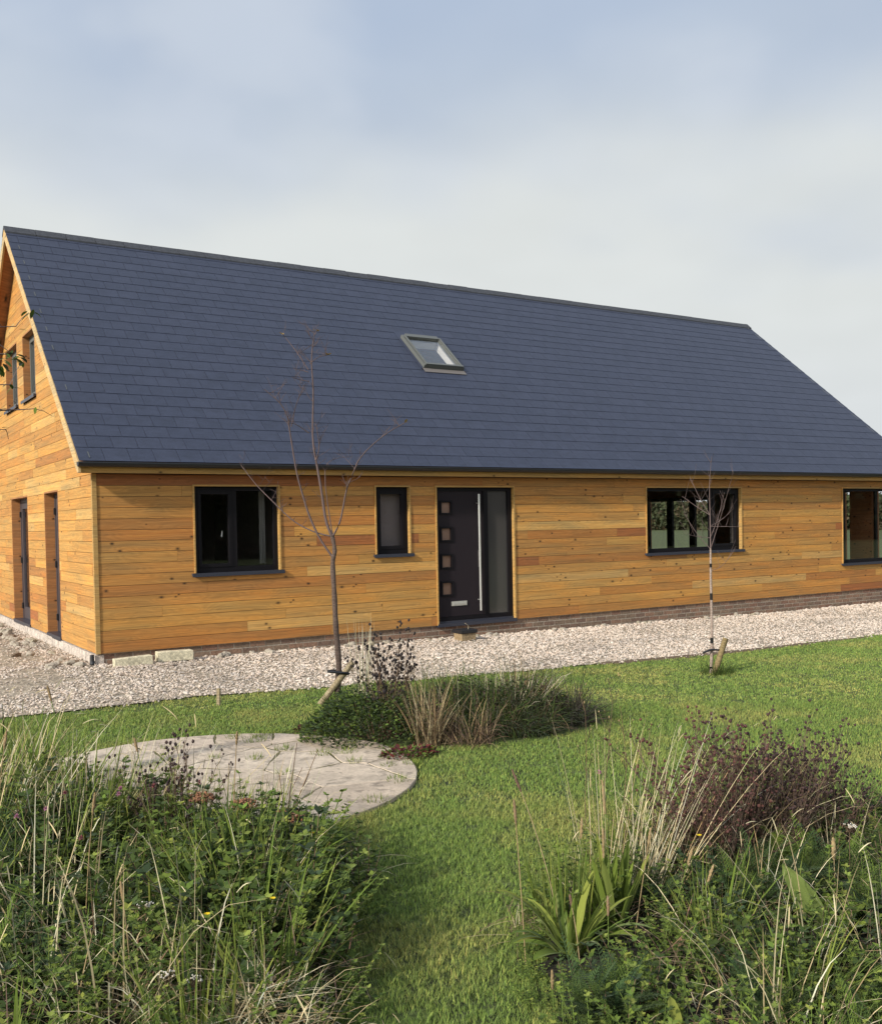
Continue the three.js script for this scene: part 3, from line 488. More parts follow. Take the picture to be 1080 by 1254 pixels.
// ------------------------------------------------------------------ stones of the yard
const dummy = new THREE.Object3D(), col = new THREE.Color();
function stoneGeo(flat, det = 1, j = 0.22) {
  const g = new THREE.IcosahedronGeometry(1, det), p = g.attributes.position, key = new Map();
  for (let k = 0; k < p.count; k++) { const s = [p.getX(k), p.getY(k), p.getZ(k)].map((q) => q.toFixed(3)).join(); if (!key.has(s)) key.set(s, 1 + R(-j, j)); const f = key.get(s); p.setXYZ(k, p.getX(k) * f, p.getY(k) * f * flat, p.getZ(k) * f * 0.82); }
  g.computeVertexNormals(); return g;
}
{
  seed(404);
  const stoneMat = mat(1, 1, 1, 0.93);
  const lists = [[], [], []];
  for (let tries = 0; tries < 210000; tries++) {
    const x = R(-5.5, 17.5), z = R(-7.5, 3.85);
    if (z < 0.03 && x > -0.02) continue; if (z > edgeZ(x) - 0.02 + R(-0.05, 0.10)) continue;
    if (x > -0.02 && x > 8 && rnd() < 0.25) continue;
    const dirt = fbm3(x * 0.55 + 3, 1, z * 0.55, 3); if (x < -0.4 && z < 1.6 && dirt > 0.02 && rnd() < 0.8) continue;
    const wallNear = Math.exp(-Math.max(0, z) * 3.2) * (x > 0 ? 1 : 0), k = R(0.006, 0.0175) * (1 + 0.7 * wallNear) * (rnd() < 0.06 ? 1.7 : 1);
    lists[Math.floor(rnd() * 3)].push([x, gravelY(x, z) + k * R(-0.1, 0.5), z, k]);
  }
  lists.forEach((l, q) => {
    const im = shadow(new THREE.InstancedMesh(stoneGeo([0.5, 0.62, 0.42][q], 0, 0.3), stoneMat, l.length)); im.name = numbered('gravel');
    l.forEach(([x, y, z, k], i) => { dummy.position.set(x, y, z); dummy.rotation.set(R(-0.5, 0.5), R(0, 6.28), R(-0.5, 0.5)); dummy.scale.set(k * R(0.8, 1.5), k * R(0.8, 1.2), k); dummy.updateMatrix(); im.setMatrixAt(i, dummy.matrix); const t = R(0.84, 1.06), y2 = R(-0.03, 0.03); const warm = (rnd() < 0.12 ? 0.76 : 1) * (1 - 0.2 * sstep(-0.05, 0.3, fbm3(x * 0.8, 4, z * 0.8, 3)) - (x < 1.5 ? 0.10 : 0)); im.setColorAt(i, col.setRGB(0.665 * t * warm, (0.56 + y2) * t * warm, (0.475 + y2 * 1.5) * t * warm)); });
    tag(im, 'loose pale limestone gravel spread around the house', 'gravel', null, 'stuff'); scene.add(im);
  });
  // bigger lumps of rubble along the gable wall and the plinth
  const lump = [0, 1, 2].map(() => stoneGeo(R(0.5, 0.7), 1, 0.2)), lm = [mat(0.50, 0.44, 0.36, 0.95, { map: rep(T.fine, 2, 2) }), mat(0.42, 0.37, 0.28, 0.95, { map: rep(T.fine, 2, 2) }), mat(0.24, 0.18, 0.13, 0.95, { map: rep(T.fine, 2, 2) })];
  for (let k = 0; k < 34; k++) {
    const z = R(-6.6, 0.3), x = -0.16 - Math.abs(R(0, 0.45)) * (0.6 + rnd()), s = R(0.045, 0.095), m = mesh('rubble_stone', lump[k % 3], k % 9 === 4 ? lm[2] : pick([lm[0], lm[0], lm[1]]));
    m.position.set(x, gravelY(x, z) + s * 0.25, z); m.rotation.set(R(-0.4, 0.4), R(0, 6), R(-0.4, 0.4)); m.scale.set(s * R(0.9, 1.5), s, s); tag(m, 'rough stone lump lying along the foot of the gable wall', 'stone', 'rubble along the gable wall');
  }
  for (let k = 0; k < 44; k++) {
    const x = R(1.4, 12.5), z = R(0.05, 0.24), s = R(0.035, 0.07), m = mesh('rubble_stone', lump[k % 3], lm[k % 4 === 3 ? 1 : 0]);
    m.position.set(x, gravelY(x, z) + s * 0.3, z); m.rotation.set(R(-0.4, 0.4), R(0, 6), R(-0.4, 0.4)); m.scale.set(s * R(0.9, 1.4), s, s); tag(m, 'pale stone lump lying along the brick plinth of the long wall', 'stone', 'rubble along the brick plinth');
  }
  const timber = mesh('lawn_edging', (() => { const b = new MB(); for (let x = 5.2; x < 16; x += 1.2) { const a = edgeZ(x), c = edgeZ(x + 1.19), y = gravelY(x, 3.6) + 0.0; b.tube([V(x, y - 0.03, a + 0.02), V(x + 1.19, gravelY(x + 1.2, 3.6) - 0.03, c + 0.02)], 0.045, 0.045, 4); } return b.geo(true); })(), mat(0.11, 0.075, 0.05, 0.9));
  tag(timber, 'low dark timber edging between the gravel and the lawn', 'edging');
  // two pale blocks by the corner, and the drain box by the door
  const blk = (x0, x1, z0, z1, y0, y1) => { const s = new THREE.Shape(); s.moveTo(x0, -z1); s.lineTo(x1, -z1); s.lineTo(x1, -z0); s.lineTo(x0, -z0); const g = new THREE.ExtrudeGeometry(s, { depth: y1 - y0 - 0.016, bevelEnabled: true, bevelSize: 0.008, bevelThickness: 0.008, bevelSegments: 2 }); g.rotateX(-Math.PI / 2); g.translate(0, y0 + 0.008, 0); return g; };
  const c1 = mesh('concrete_block', blk(-0.225, 0.225, -0.05, 0.05, 0, 0.115), M.block); c1.position.set(0.38, -0.15, 0.26); c1.rotation.set(0.0, 0.02, 0.03); tag(c1, 'pale concrete block lying next to the corner of the house', 'block', 'concrete blocks by the corner');
  const c2 = mesh('concrete_block', blk(-0.215, 0.215, -0.07, 0.07, 0, 0.125), M.block); c2.position.set(0.92, -0.135, 0.20); c2.rotation.set(0, -0.05, -0.01); tag(c2, 'thicker pale concrete block lying under the square window', 'block', 'concrete blocks by the corner');
  const dr = tag(group('drain_box'), 'small tan drain box with black lid in the gravel below the front door', 'drain'); dr.position.set(5.25, -0.20, 0.42);
  mesh('box', blk(-0.115, 0.115, -0.1, 0.1, 0, 0.11), mat(0.40, 0.29, 0.17, 0.9, { map: rep(T.fine, 4, 4) }), dr); const lid = mesh('lid', blk(-0.135, 0.135, -0.12, 0.12, 0, 0.055), M.black, dr); lid.position.y = 0.111;
  mesh('pipe', new MB().tube([V(0.05, 0.166, 0.02), V(0.03, 0.22, 0.05), V(-0.04, 0.26, 0.07)], 0.007, 0.006, 6).geo(), mat(0.5, 0.42, 0.3, 0.8), dr);
}

// ------------------------------------------------------------------ round stone terrace
const PC = [-0.65, 6.1], PR = 1.44;
{
  seed(88);
  const n = mixNoise(512, 512, [[6, 6, 1, 61], [20, 20, 1, 62], [90, 90, 0.9, 63]]), n2 = mixNoise(512, 512, [[14, 14, 1, 64], [40, 40, 1, 65]]);
  T.flag = tex(512, 512, (i, x, y, c) => { const st = sstep(0.58, 0.74, n2[i]) * 0.14, m = 0.92 + (n[i] - 0.5) * 0.34 - st; c[0] = m; c[1] = m * 0.985; c[2] = m * 0.955; }); T.flag.repeat.set(1 / 1.3, 1 / 1.3);
  const fm = [[0.60, 0.505, 0.42], [0.635, 0.54, 0.455], [0.55, 0.455, 0.375], [0.605, 0.505, 0.428]].map(([r, g, b]) => mat(r, g, b, 0.9, { map: T.flag, bumpMap: T.flag, bumpScale: 0.006 }));
  const ter = struct(group('terrace'), 'round terrace of pale riven paving stones'); ter.position.set(PC[0], 0, PC[1]);
  const bs = new THREE.Shape(); { let first = true; for (let k = 0; k < 72; k++) { const a = k / 72 * 6.2832, x = Math.max(-0.83, Math.cos(a) * (PR - 0.01)), y = Math.sin(a) * (PR - 0.01); first ? bs.moveTo(x, y) : bs.lineTo(x, y); first = false; } } const base = new THREE.ShapeGeometry(bs); base.rotateX(-Math.PI / 2); base.translate(0, -0.1795, 0); mesh('bedding', base, mat(0.20, 0.185, 0.09, 0.97, { map: rep(T.turf, 4, 4) }), ter);
  // irregular slabs: cells around scattered points, cut by the round rim
  const pts = []; for (let k = 0; k < 400 && pts.length < 24; k++) { const a = R(0, 6.28), r = PR * Math.sqrt(rnd()) * 1.02, p = [Math.cos(a) * r, Math.sin(a) * r]; if (p[0] > -0.84 && pts.every((q) => Math.hypot(q[0] - p[0], q[1] - p[1]) > 0.42)) pts.push(p); }
  for (const p of pts) {
    let poly = []; for (let k = 0; k < 72; k++) { const a = k / 72 * 6.2832, rr = PR * (1 + 0.028 * PN.noise(Math.cos(a) * 2.2, 4.4, Math.sin(a) * 2.2)); poly.push([Math.max(-0.84, Math.cos(a) * rr), Math.sin(a) * rr]); }
    for (const q of pts) if (q !== p) { const d = Math.hypot(q[0] - p[0], q[1] - p[1]), nx = (q[0] - p[0]) / d, ny = (q[1] - p[1]) / d, lim = (p[0] + q[0]) / 2 * nx + (p[1] + q[1]) / 2 * ny - 0.0095, out = []; for (let k = 0; k < poly.length; k++) { const A = poly[k], Bq = poly[(k + 1) % poly.length], da = A[0] * nx + A[1] * ny - lim, db = Bq[0] * nx + Bq[1] * ny - lim; if (da <= 0) out.push(A); if (da * db < 0) { const t = da / (da - db); out.push([A[0] + (Bq[0] - A[0]) * t, A[1] + (Bq[1] - A[1]) * t]); } } poly = out; }
    const fine = []; poly.forEach((A, k) => { const Bq = poly[(k + 1) % poly.length], d = Math.hypot(Bq[0] - A[0], Bq[1] - A[1]), n = Math.max(1, Math.round(d / 0.11)); for (let e = 0; e < n; e++) { const t = e / n, w = e ? 0.011 : 0.003; fine.push([lerp(A[0], Bq[0], t) + R(-w, w), lerp(A[1], Bq[1], t) + R(-w, w)]); } }); if (fine.length < 4) continue;
    const s = new THREE.Shape(fine.map(([x, y]) => new THREE.Vector2(x, y))); const g = new THREE.ExtrudeGeometry(s, { depth: 0.022, bevelEnabled: true, bevelSize: 0.004, bevelThickness: 0.004, bevelSegments: 1 }); g.rotateX(-Math.PI / 2); g.rotateZ(R(-0.0006, 0.0006)); g.translate(0, -0.2025 + R(-0.0012, 0.002), 0); mesh('paving_stone', g, pick(fm), ter);
  }
}

// ------------------------------------------------------------------ beds and lawn
const BEDL = [[-4.6, 5.2], [-1.62, 5.25], [-1.5, 5.7], [-1.52, 6.6], [-1.45, 7.15], [-1.2, 7.4], [-0.75, 7.55], [-0.68, 8.2], [-0.88, 8.7], [-1.40, 9.7], [-1.95, 10.7], [-2.2, 11.4], [-4.6, 11.4]];
const BEDR = [[-1.0, 10.2], [-0.66, 9.62], [-0.25, 9.15], [0.5, 8.85], [1.3, 8.9], [2.2, 9.25], [2.7, 10], [2.2, 11.2], [-0.9, 11.2]];
function inside(P, x, z) { let c = false; for (let i = 0, j = P.length - 1; i < P.length; j = i++) if ((P[i][1] > z) !== (P[j][1] > z) && x < (P[j][0] - P[i][0]) * (z - P[i][1]) / (P[j][1] - P[i][1]) + P[i][0]) c = !c; return c; }
function edgeD(P, x, z) { let m = 9; for (let i = 0, j = P.length - 1; i < P.length; j = i++) { const [ax, az] = P[j], [bx, bz] = P[i], t = Math.max(0, Math.min(1, ((x - ax) * (bx - ax) + (z - az) * (bz - az)) / ((bx - ax) ** 2 + (bz - az) ** 2))); m = Math.min(m, Math.hypot(x - ax - t * (bx - ax), z - az - t * (bz - az))); } return m; }
function inBush(x, z) { const dx = x - 1.62, dz = z - 5.76, a = dx * 0.932 + dz * 0.362, b = -dx * 0.362 + dz * 0.932; return (a / 1.2) ** 2 + (b / 0.6) ** 2 < 1; }
const G = { fresh: [0.165, 0.230, 0.036], mid: [0.120, 0.172, 0.030], deep: [0.056, 0.088, 0.018], lime: [0.225, 0.265, 0.055], straw: [0.47, 0.395, 0.235], pale: [0.60, 0.535, 0.38], tan: [0.30, 0.215, 0.11], brown: [0.13, 0.082, 0.050], dark: [0.040, 0.022, 0.022], wine: [0.085, 0.030, 0.030], rust: [0.22, 0.10, 0.055] };
const jit = (c, k = 0.22) => { const t = 1 + R(-k, k), h = R(-0.08, 0.08); return [c[0] * t * (1 + h), c[1] * t, c[2] * t * (1 - h)]; };
{
  seed(9);
  const tuft = (n, rad, h0, h1, w) => { const b = new MB(); for (let k = 0; k < n; k++) { const a = R(0, 6.28), r = rad * Math.sqrt(rnd()), l = R(0.15, 1.0), c = jit([1, 1, 1], 0.28); const dry = rnd() < 0.12; b.blade(V(Math.cos(a) * r, -0.008, Math.sin(a) * r), V(Math.cos(a * 3.1) * l, 1, Math.sin(a * 5.3) * l), R(h0, h1), w, R(0.3, 1.4), 2, dry ? [1.9, 1.45, 1.8] : c); } return b.geo(); };
  const LM = new THREE.MeshPhysicalMaterial({ color: 0xffffff, vertexColors: true, roughness: 0.95, transmission: 0.25, thickness: 0 });
  const zones = [['lawn_grass', tuft(70, 0.055, 0.014, 0.036, 0.0016), 0.060, (d) => d < 6.2], ['lawn_grass', tuft(70, 0.085, 0.014, 0.032, 0.0024), 0.085, (d) => d >= 6.2 && d < 9.5], ['lawn_grass', tuft(70, 0.13, 0.012, 0.028, 0.004), 0.12, (d) => d >= 9.5]];
  const cx = camera.position.x, cz = camera.position.z;
  for (const [nm, geo, step, ok] of zones) {
    const L = [];
    for (let x = -5; x < 16; x += step) for (let z = 2.6; z < 12; z += step) {
      const px = x + R(-0.5, 0.5) * step, pz = z + R(-0.5, 0.5) * step, dx = px - cx, dz = pz - cz, dep = dx * 0.534 - dz * 0.845; if (dep < 2.6 || !ok(dep)) continue;
      const lat = dx * 0.845 + dz * 0.534; if (Math.abs(lat) > dep * 0.47 + 0.4) continue;
      if (pz < edgeZ(px) + 0.05 - (rnd() < 0.2 ? R(0, 0.16) : 0) * (px < 6 ? 1 : 0.4)) continue; if (Math.hypot(px - PC[0], pz - PC[1]) < PR + R(-0.05, 0.02) && px > PC[0] - 0.83) continue;
      if ((inside(BEDL, px, pz) && edgeD(BEDL, px, pz) > 0.13 + 0.16 * PN.noise(px * 6, 1, pz * 6)) || (inside(BEDR, px, pz) && edgeD(BEDR, px, pz) > 0.15 + 0.16 * PN.noise(px * 6, 1, pz * 6)) || inBush(px, pz)) continue;
      L.push([px, pz]);
    }
    const im = shadow(new THREE.InstancedMesh(geo, LM, L.length)); im.name = numbered(nm);
    L.forEach(([x, z], i) => {
      const e = z - edgeZ(x), rough = Math.exp(-e * 5) * 0.6 + (Math.hypot(x - PC[0], z - PC[1]) < PR + 0.1 ? 0.5 : 0), sc = R(0.8, 1.2) * (1 + rough);
      dummy.position.set(x, lawnY(x, z) - 0.004, z); dummy.rotation.set(0, R(0, 6.28), 0); dummy.scale.set(R(0.9, 1.1), sc, R(0.9, 1.1)); dummy.updateMatrix(); im.setMatrixAt(i, dummy.matrix);
      const p = fbm3(x * 0.9, 2, z * 0.9, 3) + 0.5 * fbm3(x * 3.5, 7, z * 3.5, 2), dry = sstep(-0.12, 0.32, p); // drier, yellower patches
      const t = R(0.94, 1.06); im.setColorAt(i, col.setRGB(lerp(0.175, 0.278, dry) * t, lerp(0.262, 0.308, dry) * t, lerp(0.044, 0.072, dry) * t));
    });
    tag(im, 'short mown lawn grass with drier patches', 'grass', null, 'stuff'); scene.add(im);
  }
}

// ------------------------------------------------------------------ plants
// all builders make a group at the plant's base; the first of a kind is placed itself, the others are copies
function grassGeo(n, rad, h0, h1, w, lean, droop, colours, o = {}) {
  const b = new MB();
  for (let k = 0; k < n; k++) {
    const a = R(0, 6.28), r = rad * Math.sqrt(rnd()), l = R(0.05, lean), ox = o.dir ? o.dir[0] * R(0.3, 1) : 0, oz = o.dir ? o.dir[1] * R(0.3, 1) : 0;
    const an = a + R(-1, 1) * (o.messy || 0.7), base = V(Math.cos(a) * r, -0.02, Math.sin(a) * r), len = R(h0, h1);
    const tip = b.blade(base, V(Math.cos(an) * l + ox, 1, Math.sin(an) * l + oz), len, w * R(0.7, 1.3), droop * R(0.3, 1.3), o.seg || 5, jit(pick(colours), 0.25), null, 0, R(-0.8, 0.8));
    if (o.head && rnd() < o.head) { const e = b.end.clone(); b.blade(tip.clone(), e, R(0.05, 0.1), w * 1.0, 1.1, 4, jit(o.headC || G.straw), (t) => 0.25 + 0.75 * Math.sin(Math.PI * Math.min(1, t * 0.85 + 0.12)), 0, R(-1, 1)); }
  }
  return b.geo();
}
function herbGeo(stems, spread, h0, h1, leaf, colours, o = {}) { // leafy stems with clustered leaflets
  const s = new MB(), L = new MB();
  for (let k = 0; k < stems; k++) {
    const a = R(0, 6.28), r = spread * Math.sqrt(rnd()), len = R(h0, h1), pts = []; let p = V(Math.cos(a) * r * 0.7, -0.02, Math.sin(a) * r * 0.7), d = V(Math.cos(a) * R(0.1, 0.7), 1, Math.sin(a) * R(0.1, 0.7)).normalize();
    const N = Math.max(4, Math.round(len / (o.node || 0.03)));
    for (let q = 0; q <= N; q++) {
      pts.push(p.clone());
      if (q > (o.bare || 1)) { const c = jit(pick(colours), 0.25), n = o.per || 4, tw = R(0, 6.28); for (let e = 0; e < n; e++) { const an = tw + e / n * 6.28; L.blade(p.clone(), V(Math.cos(an), R(0.1, 0.9), Math.sin(an)), leaf * R(0.7, 1.25) * (o.taper ? lerp(1.3, 0.6, q / N) : 1), leaf * (o.wide || 0.30), 0.7, 2, c, (t) => [0.18, 1, 0.06][Math.round(t * 2)], 0, R(-0.5, 0.5)); } }
      d.x += R(-0.13, 0.13); d.z += R(-0.13, 0.13); d.y -= 0.02; d.normalize(); p = p.clone().addScaledVector(d, len / N);
    }
    s.tube(pts, 0.0022, 0.0012, 3, jit(o.stemC || G.mid), false);
  }
  return [s.geo(), L.geo()];
}
function fernGeo(n, h0, h1, colours) { // feathery fronds
  const L = new MB();
  for (let k = 0; k < n; k++) {
    const a = R(0, 6.28), len = R(h0, h1), c = jit(pick(colours), 0.2); let p = V(R(-0.04, 0.04), -0.01, R(-0.04, 0.04)), d = V(Math.cos(a) * R(0.15, 0.8), 1, Math.sin(a) * R(0.15, 0.8)).normalize(); const N = 22, pts = [];
    for (let q = 0; q <= N; q++) {
      pts.push(p.clone()); const t = q / N, w = len * 0.20 * Math.sin(Math.PI * Math.min(0.97, t * 0.86 + 0.13)), side = V(-d.z, 0, d.x).normalize();
      if (q > 3) for (const s of [-1, 1]) { const e = side.clone().multiplyScalar(s).addScaledVector(d, 0.55); L.blade(p.clone(), e, w, 0.0018, 0.2, 1, c); for (const f of [0.35, 0.6, 0.82]) { const m = p.clone().addScaledVector(e.clone().normalize(), w * f); L.blade(m, d.clone().addScaledVector(side, s * 0.3), w * 0.32, 0.0019, 0, 1, c); L.blade(m, side.clone().multiplyScalar(s).addScaledVector(d, -0.25), w * 0.26, 0.0019, 0, 1, c); } }
      d.y -= 0.045; d.x += R(-0.03, 0.03); d.z += R(-0.03, 0.03); d.normalize(); p = p.clone().addScaledVector(d, len / N);
    }
    L.tube(pts, 0.0024, 0.001, 3, c, false);
  }
  return L.geo();
}
function leafGeo(len, w, d, droop, c, wave = 0, sd = null) { // one broad lanceolate leaf with a keel and side ribs
  const b = new MB(), N = 10, A = 7; let p = V(0, 0, 0), dir = d.clone().normalize(), side = (sd || V(-dir.z, 0, dir.x)).normalize(), pr = null; const up = new THREE.Vector3();
  for (let k = 0; k <= N; k++) {
    const t = k / N, hw = w * (0.12 + Math.pow(Math.sin(Math.PI * Math.min(1, 0.06 + t * 0.94)), 0.75) * 0.95) * (k === N ? 0.05 : 1); up.crossVectors(side, dir).normalize(); if (up.y < 0) up.negate(); const cur = [];
    for (let q = 0; q <= A; q++) { const u = q / A * 2 - 1, h = Math.abs(u) * hw * 0.38 + (q % 2 ? 0.0025 : 0) + wave * hw * 0.3 * Math.sin(k * 1.9 + q * 1.3); cur.push(b.v(p.x + side.x * hw * u + up.x * h, p.y + side.y * hw * u + up.y * h, p.z + side.z * hw * u + up.z * h, q / A, t, c)); }
    if (pr) for (let q = 0; q < A; q++) b.quad(pr[q], pr[q + 1], cur[q + 1], cur[q]); pr = cur;
    p = p.clone().addScaledVector(dir, len / N); dir.y -= droop / N * (0.5 + t); dir.normalize();
  }
  return b.geo();
}
function spike(parent, base, lean, len, hl, c, hr = 0.0062) { // stalk with a dense seed head
  const pts = []; let p = base.clone(), d = lean.clone().normalize(); const N = 8, bx = R(-0.05, 0.05), bz = R(-0.05, 0.05);
  for (let k = 0; k <= N; k++) { pts.push(p.clone()); d.x += bx * 0.5; d.z += bz * 0.5; d.normalize(); if (k < N) p = p.clone().addScaledVector(d, len / N); }
  mesh('stalk', new MB().tube(pts, 0.0028, 0.0019, 5, jit(rnd() < 0.5 ? G.mid : G.tan), false).geo(), M.dryVC, parent);
  const h = new MB(), M2 = 16; let pr = null; const s = V(-d.z, 0, d.x).normalize(), t2 = new THREE.Vector3().crossVectors(d, s);
  for (let k = 0; k <= M2; k++) { const t = k / M2, r0 = hr * Math.pow(Math.sin(Math.PI * (0.06 + t * 0.9)), 0.45), row = []; for (let q = 0; q <= 8; q++) { const a = q / 8 * 6.283, r = r0 * (q === 8 ? row.f : (row.g = 1 + R(-0.28, 0.28))); if (q === 0) row.f = row.g; const cc = jit(c, 0.3); row.push(h.v(p.x + d.x * hl * t + (s.x * Math.cos(a) + t2.x * Math.sin(a)) * r, p.y + d.y * hl * t + (s.y * Math.cos(a) + t2.y * Math.sin(a)) * r, p.z + d.z * hl * t + (s.z * Math.cos(a) + t2.z * Math.sin(a)) * r, 0, 0, cc)); } if (pr) for (let q = 0; q < 8; q++) h.quad(pr[q], row[q], row[q + 1], pr[q + 1]); pr = row; }
  mesh('seed_head', h.geo(), M.dryVC, parent);
}
function seedheads(stems, spread, h0, h1, rad, headC, stemC, per, flat = 1) { // dead branching stems carrying dark knobs
  const s = new MB(), h = new MB();
  for (let k = 0; k < stems; k++) {
    const a = R(0, 6.28), l = R(0.05, spread), len = R(h0, h1), N = 6, pts = []; let p = V(Math.cos(a) * 0.06, -0.02, Math.sin(a) * 0.06), d = V(Math.cos(a) * l, 1, Math.sin(a) * l).normalize(); const c = jit(stemC);
    for (let q = 0; q <= N; q++) {
      pts.push(p.clone());
      if (q >= 3) for (let e = 0; e < per; e++) { if (rnd() < 0.35) continue; const dd = d.clone().add(V(R(-0.8, 0.8), R(-0.1, 0.6), R(-0.8, 0.8))).normalize(), ll = R(0.04, 0.14), m = p.clone().addScaledVector(dd, ll * 0.5), t = p.clone().addScaledVector(V(dd.x, dd.y + 0.2, dd.z).normalize(), ll); s.tube([p.clone(), m, t], 0.0014, 0.0011, 3, c, false); const r = rad * R(0.65, 1.2); h.ball(t.x, t.y, t.z, r, r * flat, jit(headC, 0.35), 0.3, 6, 4); }
      d.x += R(-0.1, 0.1); d.z += R(-0.1, 0.1); d.normalize(); p = p.clone().addScaledVector(d, len / N);
    }
    s.tube(pts, 0.003, 0.0014, 4, c, false); h.ball(p.x, p.y, p.z, rad, rad * flat, jit(headC, 0.3), 0.3, 6, 4);
  }
  return [s.geo(), h.geo()];
}
const at = (x, z) => V(x, lawnY(x, z), z);

// ------------------------------------------------------------------ sapling with bare twigs, birch whip, stakes
function branch(b, pts, r0, r1, bend, sides = 6, c) { const n = pts.length, P = pts.map(([x, y, z], k) => { const t = k / (n - 1); return V(x - 0.534 * bend * t * t, y, z + 0.845 * bend * t * t); }); const cv = new THREE.CatmullRomCurve3(P); const q = cv.getPoints(Math.max(6, n * 3)); b.tube(q, r0, r1, sides, c, true); return q; }
{
  seed(61);
  const t = tag(group('sapling'), 'bare young tree with mottled brown trunk standing on the lawn edge', 'tree'); const b = new MB();
  const trunk = new THREE.CatmullRomCurve3([[1.398, -0.26, 3.965], [1.382, -0.17, 3.953], [1.403, 0.167, 3.957], [1.39, 0.519, 3.94], [1.385, 0.867, 3.929], [1.383, 1.214, 3.918], [1.4, 1.302, 3.927], [1.384, 1.456, 3.913]].map((p) => V(...p))).getPoints(40);
  b.tube(trunk, (k) => lerp(0.034, 0.0205, Math.min(1, k * 1.1)) + 0.02 * Math.exp(-k * 22) + 0.002 * Math.sin(k * 60), 0, 9); mesh('trunk', b.geo(), M.bark, t);
  const br = (pts, r0, r1, bend, twigs, leafTip) => {
    const m = new MB(), q = branch(m, pts, r0 * 0.8, r1 * 0.8, bend);
    for (let k = 0; k < twigs; k++) { const i = Math.floor(q.length * R(0.3, 0.97)), p = q[i], d = V(R(-0.8, 0.8), R(0.3, 1), R(-0.8, 0.8)).normalize(), l = R(0.06, 0.24); m.tube([p.clone(), p.clone().addScaledVector(d, l * 0.5), p.clone().addScaledVector(d, l).add(V(R(-0.03, 0.03), 0.02, R(-0.03, 0.03)))], r1 * 0.6, 0.0012, 4); for (let s = 0; s < 2; s++) { const u = p.clone().addScaledVector(d, l * R(0.3, 0.9)), e = V(R(-1, 1), R(0.2, 1), R(-1, 1)).normalize(); m.tube([u, u.clone().addScaledVector(e, R(0.03, 0.1))], 0.0016, 0.001, 3); } }
    mesh('branch', m.geo(), M.twig, t);
    if (leafTip) { const L = new MB(), e = q[q.length - 1]; for (let k = 0; k < leafTip; k++) L.blade(e.clone(), V(R(-1, 1), R(-0.4, 0.6), R(-1, 1)), R(0.035, 0.06), 0.014, 0.6, 3, jit([0.32, 0.22, 0.07]), (u) => Math.sin(Math.PI * (0.1 + u * 0.88))); mesh('leaf', L.geo(), M.leafVC, t); }
  };
  br([[1.384, 1.238, 3.918], [1.283, 1.426, 3.85], [1.201, 1.654, 3.792], [1.142, 1.914, 3.748], [1.113, 2.076, 3.725], [1.066, 2.527, 3.684], [1.061, 2.614, 3.679], [1.017, 2.741, 3.648], [0.889, 2.889, 3.563]], 0.0155, 0.004, 0.22, 17);
  br([[1.066, 2.54, 3.70], [1.12, 2.763, 3.73], [1.202, 2.941, 3.78]], 0.006, 0.003, 0.1, 7);
  br([[1.384, 1.44, 3.913], [1.338, 1.596, 3.88], [1.304, 1.91, 3.851], [1.272, 2.171, 3.824], [1.245, 2.405, 3.801], [1.26, 2.913, 3.797], [1.251, 3.204, 3.784], [1.274, 3.438, 3.793], [1.296, 3.522, 3.805]], 0.019, 0.004, -0.15, 22, 4);
  br([[1.248, 3.083, 3.74], [1.205, 3.1, 3.70], [1.157, 3.109, 3.66]], 0.005, 0.003, 0.05, 3); br([[1.256, 2.994, 3.73], [1.188, 3.004, 3.70], [1.121, 3.021, 3.66]], 0.005, 0.003, 0.1, 3); br([[1.261, 3.164, 3.74], [1.318, 3.227, 3.80], [1.401, 3.267, 3.84]], 0.005, 0.003, -0.1, 5, 3); br([[1.246, 3.107, 3.74], [1.149, 3.287, 3.68], [1.029, 3.48, 3.60]], 0.006, 0.003, -0.1, 5, 3);
  br([[1.272, 2.186, 3.80], [1.309, 2.326, 3.82], [1.305, 2.541, 3.80]], 0.007, 0.004, 0.1, 5); br([[1.228, 2.478, 3.76], [1.128, 2.553, 3.72], [1.06, 2.57, 3.70]], 0.006, 0.003, 0.1, 3);
  br([[1.39, 1.45, 3.919], [1.453, 1.594, 3.953], [1.518, 1.906, 3.986], [1.564, 2.029, 4.012], [1.651, 2.222, 4.062], [1.854, 2.431, 4.185], [2.029, 2.543, 4.293]], 0.0125, 0.004, 0.18, 15, 2);
  br([[1.391, 1.45, 3.917], [1.37, 1.596, 3.9], [1.345, 2.152, 3.87], [1.426, 2.231, 3.92], [1.553, 2.252, 3.999]], 0.008, 0.002, -0.3, 7);
  br([[1.38, 1.448, 3.904], [1.242, 1.494, 3.822], [1.067, 1.603, 3.709], [0.882, 1.811, 3.586], [0.74, 1.98, 3.492], [0.599, 2.187, 3.398]], 0.0105, 0.003, -0.25, 13);
  const s = tag(group('tree_stake'), 'slanting round wooden stake strapped to the bare sapling', 'stake'); mesh('post', new MB().tube([V(1.19, -0.26, 3.86), V(1.505, 0.205, 4.06)], 0.033, 0.031, 10).geo(), M.stake, s);
  mesh('strap', new MB().tube([V(1.28, 0.125, 3.96), V(1.36, 0.115, 4.02), V(1.45, 0.10, 4.07), V(1.46, 0.10, 3.96), V(1.37, 0.12, 3.91), V(1.29, 0.125, 3.95)], 0.015, 0.015, 6).geo(), M.black, s);

  const w = tag(group('birch_whip'), 'slender young birch with pinkish silver trunk and fine bare twigs', 'tree'), bt = new MB();
  const wt = new THREE.CatmullRomCurve3([[5.70, -0.28, 4.826], [5.708, -0.134, 4.825], [5.726, 0.315, 4.825], [5.731, 0.872, 4.814], [5.739, 1.209, 4.81]].map((p) => V(...p))).getPoints(30); bt.tube(wt, (k) => lerp(0.021, 0.011, k) + 0.014 * Math.exp(-k * 16), 0, 8); mesh('trunk', bt.geo(), M.birch, w);
